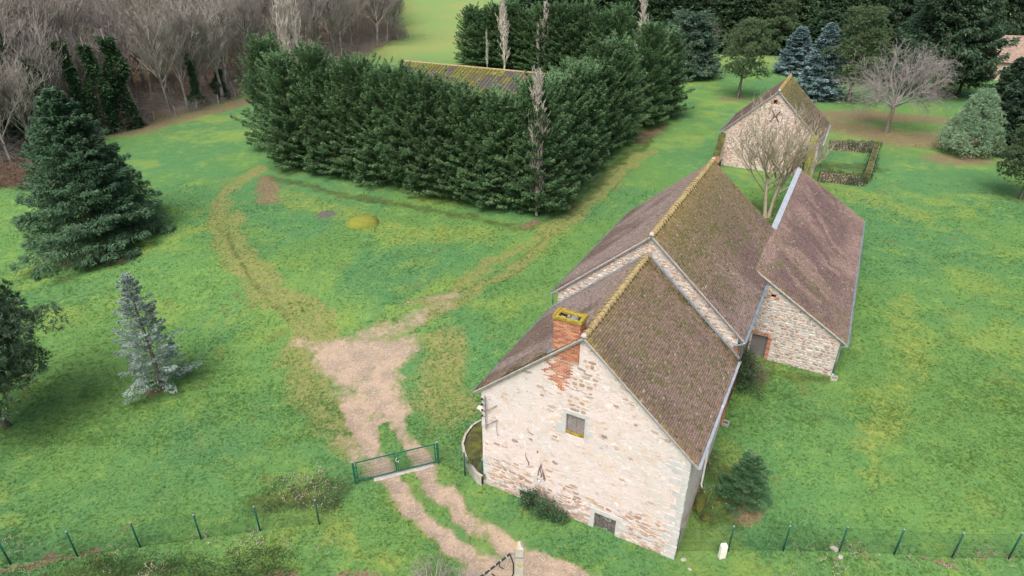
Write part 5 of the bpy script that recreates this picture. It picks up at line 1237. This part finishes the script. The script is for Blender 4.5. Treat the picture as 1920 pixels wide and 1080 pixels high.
# --- grass tufts: a few tuft meshes scattered through geometry nodes
def tuft_mesh(seed,n=10,h=.085):
    q=np.random.default_rng(seed); a=q.uniform(0,6.28,n); P=np.stack([q.normal(0,.03,n),q.normal(0,.03,n),np.zeros(n)],1); D=nrm(np.stack([np.cos(a)*.7,np.sin(a)*.7,q.uniform(.5,1.1,n)],1)); S=nrm(np.cross(D,np.array([0,0,1.])))
    return npmesh('grass_tuft',kites(P,D,S,q.uniform(.5,1.3,n)*h,np.full(n,.014),.25).reshape(-1,3),np.arange(n*4).reshape(n,4),None,M['tuft'])
def scatter_gn(name,P,scales,mesh,label):
    base=bpy.data.meshes.new(name+'_points'); base.vertices.add(len(P)); base.vertices.foreach_set('co',P.astype(np.float32).ravel())
    a=base.attributes.new('sc','FLOAT','POINT'); a.data.foreach_set('value',scales.astype(np.float32)); a=base.attributes.new('rz','FLOAT','POINT'); a.data.foreach_set('value',rng.uniform(0,6.28,len(P)).astype(np.float32))
    o=link(name,base,None,'stuff'); tag(o,label,'grass')
    ng=bpy.data.node_groups.new(name,'GeometryNodeTree'); ng.interface.new_socket('Geometry',in_out='INPUT',socket_type='NodeSocketGeometry'); ng.interface.new_socket('Geometry',in_out='OUTPUT',socket_type='NodeSocketGeometry')
    N=ng.nodes; gi=N.new('NodeGroupInput');go=N.new('NodeGroupOutput'); ip=N.new('GeometryNodeInstanceOnPoints'); oi=N.new('GeometryNodeObjectInfo')
    src=bpy.data.objects.new(name+'_source',mesh); oi.inputs[0].default_value=src
    s1_=N.new('GeometryNodeInputNamedAttribute'); s1_.data_type='FLOAT'; s1_.inputs[0].default_value='sc'; r1=N.new('GeometryNodeInputNamedAttribute'); r1.data_type='FLOAT'; r1.inputs[0].default_value='rz'
    cx=N.new('ShaderNodeCombineXYZ'); Lk=ng.links.new; Lk(gi.outputs[0],ip.inputs['Points']); Lk(oi.outputs['Geometry'],ip.inputs['Instance']); Lk(s1_.outputs[0],ip.inputs['Scale']); Lk(r1.outputs[0],cx.inputs[2]); Lk(cx.outputs[0],ip.inputs['Rotation']); Lk(ip.outputs[0],go.inputs[0])
    md=o.modifiers.new('scatter','NODES'); md.node_group=ng; return o
for kk,(nn_,ymax,sc_) in enumerate(((170000,36,1.15),(150000,66,1.5))):
    y=rng.uniform(14.5,ymax,nn_) if kk==0 else rng.uniform(27,ymax,nn_); x=rng.uniform(-1,1,nn_)*(y*.80+9)
    ok=(gsample(dirt,x,y)<.35)&(rng.random(nn_)<(1. if kk==0 else 1)*np.clip((ymax-y)/9.,0,1))&(gsample(leaf,x,y)<.6)
    dens=fbm(x*.7,y*.7,55,4); ok&=(rng.random(nn_)<.35+1.1*(dens-.35))
    def inside(H_,a,b,c,d):
        c_,s_=math.cos(H_.rz),math.sin(H_.rz); dx,dy=x-H_.o[0],y-H_.o[1]; u=dx*c_+dy*s_; v=-dx*s_+dy*c_; return (u>a)&(u<b)&(v>c)&(v<d)
    ok&=~inside(A,-4.95,4.95,.18,9); ok&=~inside(B,-4.95,4.95,0,14); ok&=~inside(B,4.9,9.8,7.1,27)
    x,y=x[ok],y[ok]; scatter_gn('grass_tufts',np.stack([x,y,gsample(Z,x,y)-.005],1),rng.uniform(.4,1.15,len(x))*sc_*(.6+.7*fbm(x*.4,y*.4,60,3)),tuft_mesh(kk),'short lawn grass tufts close to the viewer' if kk==0 else 'short lawn grass tufts round the buildings')

q=np.random.default_rng(91); lp_=[]
for (px0,py0,px1,py1,n) in ((1560,215,1900,300,2600),(240,180,470,255,1200),(1300,640,1900,1060,350),(300,600,700,1000,260),(480,330,520,385,250),(1200,240,1250,265,200),(960,410,1040,430,160),(0,1000,620,1075,300)):
    for _ in range(n):
        x,y,z=G(q.uniform(px0,px1),q.uniform(py0,py1)); lp_.append((x,y,gz(x,y)+.02))
P=np.array(lp_); n=len(P); D=nrm(q.normal(0,1,(n,3))*np.array([1,1,.25])); S=nrm(np.cross(D,np.array([0,0,1.])+q.normal(0,.3,(n,3)))); f=q.random((n,1)); dd_=np.hypot(P[:,0],P[:,1]); k=.07*(1+np.maximum(0,dd_-30)/60)
o=link('fallen_leaves',leafmesh('fallen_leaves',[kites(P,D,S,k*q.uniform(.7,1.3,n),k*q.uniform(.5,.9,n),0)],[np.array([.20,.11,.06])*(1-f)+np.array([.36,.24,.16])*f],M['foliage']),None,'stuff'); tag(o,'brown fallen leaves scattered over the grass','leaves')
# loose gravel on the track
n0=26000; x=q.uniform(-14,6,n0); y=q.uniform(15.5,38,n0); dr_=gsample(dirt,x,y); ok=(dr_>.35)&(q.random(n0)<.25+.75*fbm(x*.8,y*.8,71,3)**1.0)&(q.random(n0)<dr_); x,y=x[ok],y[ok]; n=len(x)
r0=q.uniform(.012,.034,n)*(1+(q.random(n)>.97)); a=q.uniform(0,6.28,n); z=gsample(Z,x,y)
ring=[np.stack([x+np.cos(a+k*1.571)*r0*q.uniform(.7,1.2,n),y+np.sin(a+k*1.571)*r0*q.uniform(.7,1.2,n),z-.005],1) for k in range(4)]; tpv=np.stack([x,y,z+r0*q.uniform(.5,.9,n)],1)
V=np.stack(ring+[tpv],1).reshape(-1,3); b=np.arange(n)[:,None]*5; F=np.concatenate([b+np.array([[i,(i+1)%4,4]]) for i in range(4)],0); c=np.array([.36,.30,.25])*q.uniform(.6,1.45,(n,1))*(1+q.normal(0,.05,(n,3))); c=np.concatenate([c]*4,0)
o=link('gravel',npmesh('gravel',V,F,c,M['stone']),None,'stuff'); tag(o,'loose pale gravel lying on the bare track','gravel')

# mossy earth mound
mx2,my2,mz2=G(681,420); mb=MB(); k=22; r_=random.Random(4); rows=[]
for j,(rr_,hh_) in enumerate(((1.,-.12),(.93,.16),(.78,.42),(.55,.60),(.28,.68))): rows.append([(math.cos(6.2832*i/k)*1.55*rr_*r_.uniform(.94,1.06),math.sin(6.2832*i/k)*1.25*rr_*r_.uniform(.94,1.06),hh_+r_.uniform(-.03,.03)) for i in range(k)])
vs=[v for g in rows for v in g]+[(0,0,.70)]; mb.add(vs,[(j*k+i,j*k+(i+1)%k,(j+1)*k+(i+1)%k,(j+1)*k+i) for j in range(4) for i in range(k)]+[(4*k+i,4*k+(i+1)%k,5*k) for i in range(k)])
mo=mb.build('earth_mound',M['moss'],None,True); mo.location=(mx2,my2,mz2); mo.rotation_euler=(0,0,.2); tag(mo,'small yellow green moss covered mound in the lawn before the front hedge','mound')

# ================================================================== FENCES, GATE, POLE AND SMALL THINGS
def mesh_panel(mb,a,b,h,step=.11,r=.0016,z0=.06,diag=True):
    a=Vector(a);b=Vector(b);d=b-a;L=d.length
    n=int(L/step)
    if diag:
        m=int(h/step)
        for i in range(-m,n+1):
            for s_ in (1,-1):
                x0,x1=i*step,i*step+h
                q0,q1=(0,1) if s_>0 else (1,0)
                t0=max(0,-x0/h); t1=min(1,(L-x0)/h)
                if t1<=t0: continue
                za,zb=(z0+h*t0,z0+h*t1) if s_>0 else (z0+h*(1-t0),z0+h*(1-t1))
                mb.beam(a+d*((x0+h*t0)/L)+Vector((0,0,za)),a+d*((x0+h*t1)/L)+Vector((0,0,zb)),r*2,r*2)
    else:
        for i in range(n+1): mb.beam(a+d*(i/n)+Vector((0,0,z0)),a+d*(i/n)+Vector((0,0,z0+h)),r*2,r*2,up=(1,0,0))
        for j in range(int(h/.2)+1): mb.beam(a+Vector((0,0,z0+j*.2)),b+Vector((0,0,z0+j*.2)),r*2,r*2)
def fence(name,pts,label,h=1.6,first=True,last=True,tops=None):
    o0=pts[0]; t=empty(name,(o0[0],o0[1],0),0,label,'fence')
    for i,p in enumerate(pts):
        if (i==0 and not first) or (i==len(pts)-1 and not last): continue
        mb=MB(); q=(p[0]-o0[0],p[1]-o0[1]); mb.tube([(q[0],q[1],p[2]-.3),(q[0]+.015*math.sin(i*3),q[1],p[2]+h)],.038,8); pst=mb.build('post',M['greendark'],t,True)
        mb=MB(); mb.tube([(q[0]+.015*math.sin(i*3),q[1],p[2]+h),(q[0]+.015*math.sin(i*3),q[1],p[2]+h+.03)],.042,8); mb.build('post_cap',M['capgrey'],pst)
    for a,b in zip(pts[:-1],pts[1:]):
        mb=MB(); A_=(a[0]-o0[0],a[1]-o0[1],a[2]);B_=(b[0]-o0[0],b[1]-o0[1],b[2]); mesh_panel(mb,A_,B_,h-.12,.10,.0014)
        for k in (.08,.6,h-.06): mb.beam((A_[0],A_[1],A_[2]+k),(B_[0],B_[1],B_[2]+k),.005,.005)
        mb.build('wire_mesh',M['greendark'],t,kind='stuff')
def gp(px,py): x,y,z=G(px,py); return (x,y,gz(x,y))
LP=[gp(*p) for p in ((-215,1092),(-98,1075),(20,1058),(145,1042),(263,1026),(377,1010),(488,995),(599,983),(662,915))]
fence('wire_fence',LP,'green wire mesh fence with round posts along the left lawn edge',last=False)
# gate
ga=gp(667,907); gb=gp(822,869); v=Vector((gb[0]-ga[0],gb[1]-ga[1],0)); GL=v.length; gate=empty('metal_gate',(ga[0],ga[1],0),math.atan2(v.y,v.x),'green double gate with mesh leaves closing the track','gate')
HG=1.42
for x in (0,GL):
    mb=MB(); mb.box(x-.05,-.05,-.3,x+.05,.05,HG+.06); p_=mb.build('gate_post',M['green'],gate,bev=.008)
    mb=MB(); mb.box(x-.055,-.055,HG+.061,x+.055,.055,HG+.085); mb.build('post_cap',M['capgrey'],p_)
for x0,x1 in ((.12,GL/2-.03),(GL/2+.03,GL-.12)):
    mb=MB(); t_=.05; zb,zt=.14,HG
    mb.box(x0,-.025,zb,x0+t_,.025,zt); mb.box(x1-t_,-.025,zb,x1,.025,zt); mb.box(x0+t_+.001,-.024,zb,x1-t_-.001,.024,zb+t_); mb.box(x0+t_+.001,-.024,zt-t_,x1-t_-.001,.024,zt)
    lf_=mb.build('gate_leaf',M['green'],gate,kind=None)
    mb=MB(); mesh_panel(mb,(x0+t_,0,0),(x1-t_,0,0),zt-zb-2*t_,.05,.0028,zb+t_,False); mb.build('wire_mesh',M['green'],lf_,kind='stuff')
    for z in (.35,1.05):
        mb=MB(); xa=x0 if x0<GL/2-.5 else x1; s_=-1 if x0<GL/2-.5 else 1; mb.box(min(xa,xa+s_*.09),-.02,z,max(xa,xa+s_*.09),.02,z+.04); mb.build('hinge',M['greendark'],lf_)
mb=MB(); mb.tube([(GL/2+.05+.09*math.cos(a),-.06,.98+.13*math.sin(a)) for a in np.linspace(1.6,5.6,12)],.012,6); mb.build('handle',M['white'],gate,True)
mb=MB(); mb.box(GL/2-.03,.03,.05,GL/2+.0,.06,.75); mb.build('drop_bolt',M['capgrey'],gate)
th=empty('gate_threshold',(ga[0],ga[1],(ga[2]+gb[2])/2-.08),math.atan2(v.y,v.x),'worn concrete strip set in the track under the gate','threshold'); 
mb=MB(); 
pl=[(.9,-.17),(1.7,-.20),(2.6,-.16),(3.6,-.18),(GL-.25,-.12),(GL-.3,.13),(2.4,.16),(.95,.14)]; mb.prism(pl,'z',-.1,.115); mb.build('slab',M['concrete'],th,bev=.02)
fence('wire_fence',[gb,gp(872,892),gp(905,906)],'short green wire fence between the gate and the house corner',first=False)
RP=[gp(1268,1035)]+[gp(*p) for p in ((1365,1033),(1468,1033),(1572.5,1035),(1676,1040),(1783.5,1047.5),(1891,1047),(2005,1050),(2120,1055))]
fence('wire_fence',RP,'green wire mesh fence running right from the house corner')
# white meter box
x,y,z=gp(1353,1045); t=empty('meter_box',(x,y,z),.15,'white plastic utility box standing by the right fence','utility box')
mb=MB(); mb.prism([(-.15,.0),(.15,0),(.15,.78),(.11,.86),(-.11,.86),(-.15,.78)],'y',-.09,.09); mb.build('cabinet',M['white'],t,bev=.01)
mb=MB(); mb.box(-.12,-.098,.08,.12,-.091,.74); mb.build('door',M['white'],t); mb=MB(); mb.box(-.13,-.10,-.1,-.06,.08,-.002);mb.box(.06,-.10,-.1,.13,.08,-.002); mb.build('foot',M['capgrey'],t,kind=None)
# curved low wall with mossy top, left of the gable
cw=empty('curved_wall',(A.loc2w(-4.95,.9)[0],A.loc2w(-4.95,.9)[1],0),HEAD,'low curved concrete wall holding mossy soil at the left corner of the house','wall')
arc=[]; 
for px,py in ((903,912),(893,905),(880,888),(870,868),(866,848),(872,828),(885,808),(902,795)):
    x,y,z=G(px,py); p=np.array([x,y])-np.array(cw.location[:2]); arc.append((p[0]*CA+p[1]*SA,-p[0]*SA+p[1]*CA))
arcT=arc; mb=MB(); n=len(arc); hh=.68
for i in range(n-1):
    a,b=Vector((*arc[i],0)),Vector((*arc[i+1],0)); nn=Vector((-(b-a).y,(b-a).x,0)).normalized()*-.12
    mb.add([(a.x,a.y,-.3),(b.x,b.y,-.3),(b.x,b.y,hh),(a.x,a.y,hh),(a.x+nn.x,a.y+nn.y,hh),(b.x+nn.x,b.y+nn.y,hh)],[(0,1,2,3),(3,2,5,4)])
mb.build('concrete_face',M['concrete'],cw)
mb=MB(); pl=[(a[0]*.94+.05,a[1]) for a in arc]+[(.15,arc[-1][1]),(.15,arc[0][1])]; cxm=sum(p[0] for p in pl)/len(pl); cym=sum(p[1] for p in pl)/len(pl)
k=len(pl); rings=[]; 
for s_ in (1.,.8,.55,.25): rings.append([(cxm+(p[0]-cxm)*s_,cym+(p[1]-cym)*s_,hh-.04+.16*(1-s_)+random.uniform(-.04,.05)) for p in pl])
vs=[q_ for g in rings for q_ in g]+[(cxm,cym,hh+.1)]; fs=[(g*k+i,g*k+(i+1)%k,(g+1)*k+(i+1)%k,(g+1)*k+i) for g in range(3) for i in range(k)]+[(3*k+i,3*k+(i+1)%k,4*k) for i in range(k)]
mb.add(vs,fs); mb.build('mossy_soil',M['mossdark'],cw,True)
leafy('moss',[(random.uniform(min(p[0] for p in pl)*.7,0),random.uniform(min(p[1] for p in pl)+.3,max(p[1] for p in pl)-.3),hh+.05,.12) for _ in range(14)],((.09,.13,.02),(.17,.19,.04)),1500,.06,4,None,None,.03,cw)
# concrete pole with cable
def U3(px,py,z): return Vector(U(px,py,z))
PZ=9.0; pt_=U3(974,1024,PZ); pole=empty('concrete_pole',(pt_.x,pt_.y,0),0,'lichen spotted concrete pole carrying a black cable at the bottom edge','pole')
mb=MB(); w0,w1=.19,.125
vs=[(-w0,-w0,-.5),(w0,-w0,-.5),(w0,w0,-.5),(-w0,w0,-.5),(-w1,-w1,PZ),(w1,-w1,PZ),(w1,w1,PZ),(-w1,w1,PZ),(-.03,-w1*.6,PZ+.13),(.03,-w1*.6,PZ+.13),(.03,w1*.6,PZ+.13),(-.03,w1*.6,PZ+.13)]
mb.add(vs,[(0,1,5,4),(1,2,6,5),(2,3,7,6),(3,0,4,7),(4,5,9,8),(5,6,10,9),(6,7,11,10),(7,4,8,11),(8,9,10,11)]); mb.build('shaft',M['pole'],pole,bev=.012)
mb=MB(); mb.tube([(-w1-.01,-.02,PZ-.32),(-w1-.16,-.03,PZ-.30)],.025,6); mb.box(-w1-.015,-w1-.015,PZ-.36,w1+.015,w1+.015,PZ-.33); mb.build('clamp',M['greyiron'],pole)
a0=pt_+Vector((-w1-.15,-.03,-.30)); b0=U3(898,1082,8.25); dd=(b0-a0)
pts=[a0+dd*t+Vector((0,0,-.05*math.sin(min(t,2)*1.5)))for t in np.linspace(0,6,40)]
cb=empty('overhead_cable',a0,0,'twisted black overhead cable with pale ties leading down left from the pole','cable')
for ph in (0,2.1,4.2):
    mb=MB(); mb.tube([p-a0+Vector((0,math.cos(i*1.2+ph)*.022,math.sin(i*1.2+ph)*.022)) for i,p in enumerate(pts)],.020,6); mb.build('strand',M['black'],cb,True)
for t in (.12,.3,.48,.66,.84,1.02):
    c=a0+dd*t-a0; u=dd.normalized(); mb=MB(); mb.tube([c-u*.02,c+u*.02],.042,8); mb.build('cable_tie',M['capgrey'],cb)
mb=MB(); P0=Vector((-w1-.15,-.03,PZ-.30))
mb.tube([P0,P0+Vector((.02,-.05,-.05)),P0+Vector((.10,-.08,-.35)),P0+Vector((.10,-.1,-.75)),P0+Vector((.0,-.1,-1.05)),P0+Vector((-.15,-.1,-1.1)),P0+Vector((-.4,-.1,-.95)),P0+Vector((-.55,-.08,-.8))],.022,6); mb.tube([P0+Vector((-.3,-.05,-.25)),P0+Vector((-.32,-.05,-.5)),P0+Vector((-.2,-.05,-.6))],.015,5); mb.build('slack_loop',M['black'],pole,True)
mb=MB(); mb.box(-w1-.012,-w1-.012,PZ-1.22,w1+.012,w1+.012,PZ-1.19); mb.build('strap',M['black'],pole)
# stones in the grass
R_=random.Random(3)
STL=['flat grey stone in the grass at the foot of the right fence','pale stone beside the fence, just below the flat grey one','long mossy kerb stone against the house side wall','small pale stone left of the fence posts','mossy boulder by the house wall below the kerb stone','pale stone on the curved wall near the house','rounded boulder near the corner of the curved wall','small stone by the near fence post at the house corner']
for i,((px,py,s_),lb) in enumerate(zip(((1565,1030,.19),(1575,1045,.13),(1312,940,.42),(1293,1068,.09),(1322,972,.25),(893,797,.22),(884,805,.16),(1281,1050,.12)),STL)):
    x,y,z=gp(px,py); bm=bmesh.new(); bmesh.ops.create_icosphere(bm,subdivisions=2,radius=1)
    for v_ in bm.verts: v_.co*=1+R_.uniform(-.16,.16)
    me=bpy.data.meshes.new('boulder'); bm.to_mesh(me); bm.free(); me.materials.append(M['concrete'] if i not in (2,4) else M['mossdark']); o=link('boulder',me); o.location=(x,y,z+s_*.15); o.scale=(s_*(2 if i==2 else 1.1),s_*.8,s_*.5); o.rotation_euler=(0,0,HEAD+(1.6 if i==2 else i)); tag(o,lb,'stone')
# wooden stake fence on the pasture edge and wood edge
def stakes(name,pxs,label,h=1.3):
    P=[gp(*p) for p in pxs]; t=empty(name,(P[0][0],P[0][1],0),0,label,'fence')
    for i,p in enumerate(P):
        mb=MB(); q=(p[0]-P[0][0],p[1]-P[0][1]); mb.tube([(q[0],q[1],p[2]-.2),(q[0]+R_.gauss(0,.08),q[1],p[2]+h*R_.uniform(.85,1.1))],[.075,.06],6); mb.build('stake',M['concrete'],t)
    for a,b in zip(P[:-1],P[1:]):
        mb=MB()
        for k in (.5,1.): mb.beam((a[0]-P[0][0],a[1]-P[0][1],a[2]+k),(b[0]-P[0][0],b[1]-P[0][1],b[2]+k),.02,.02)
        mb.build('wire',M['greyiron'],t,kind='stuff')
stakes('stake_fence',[(x,74+.012*(x-770)) for x in range(770,1000,28)],'wire fence on pale stakes crossing the far pasture')
stakes('stake_fence',[(250,236),(290,226),(330,216),(370,206),(410,195),(442,183),(470,174)],'old wire fence on pale stakes along the wood edge')
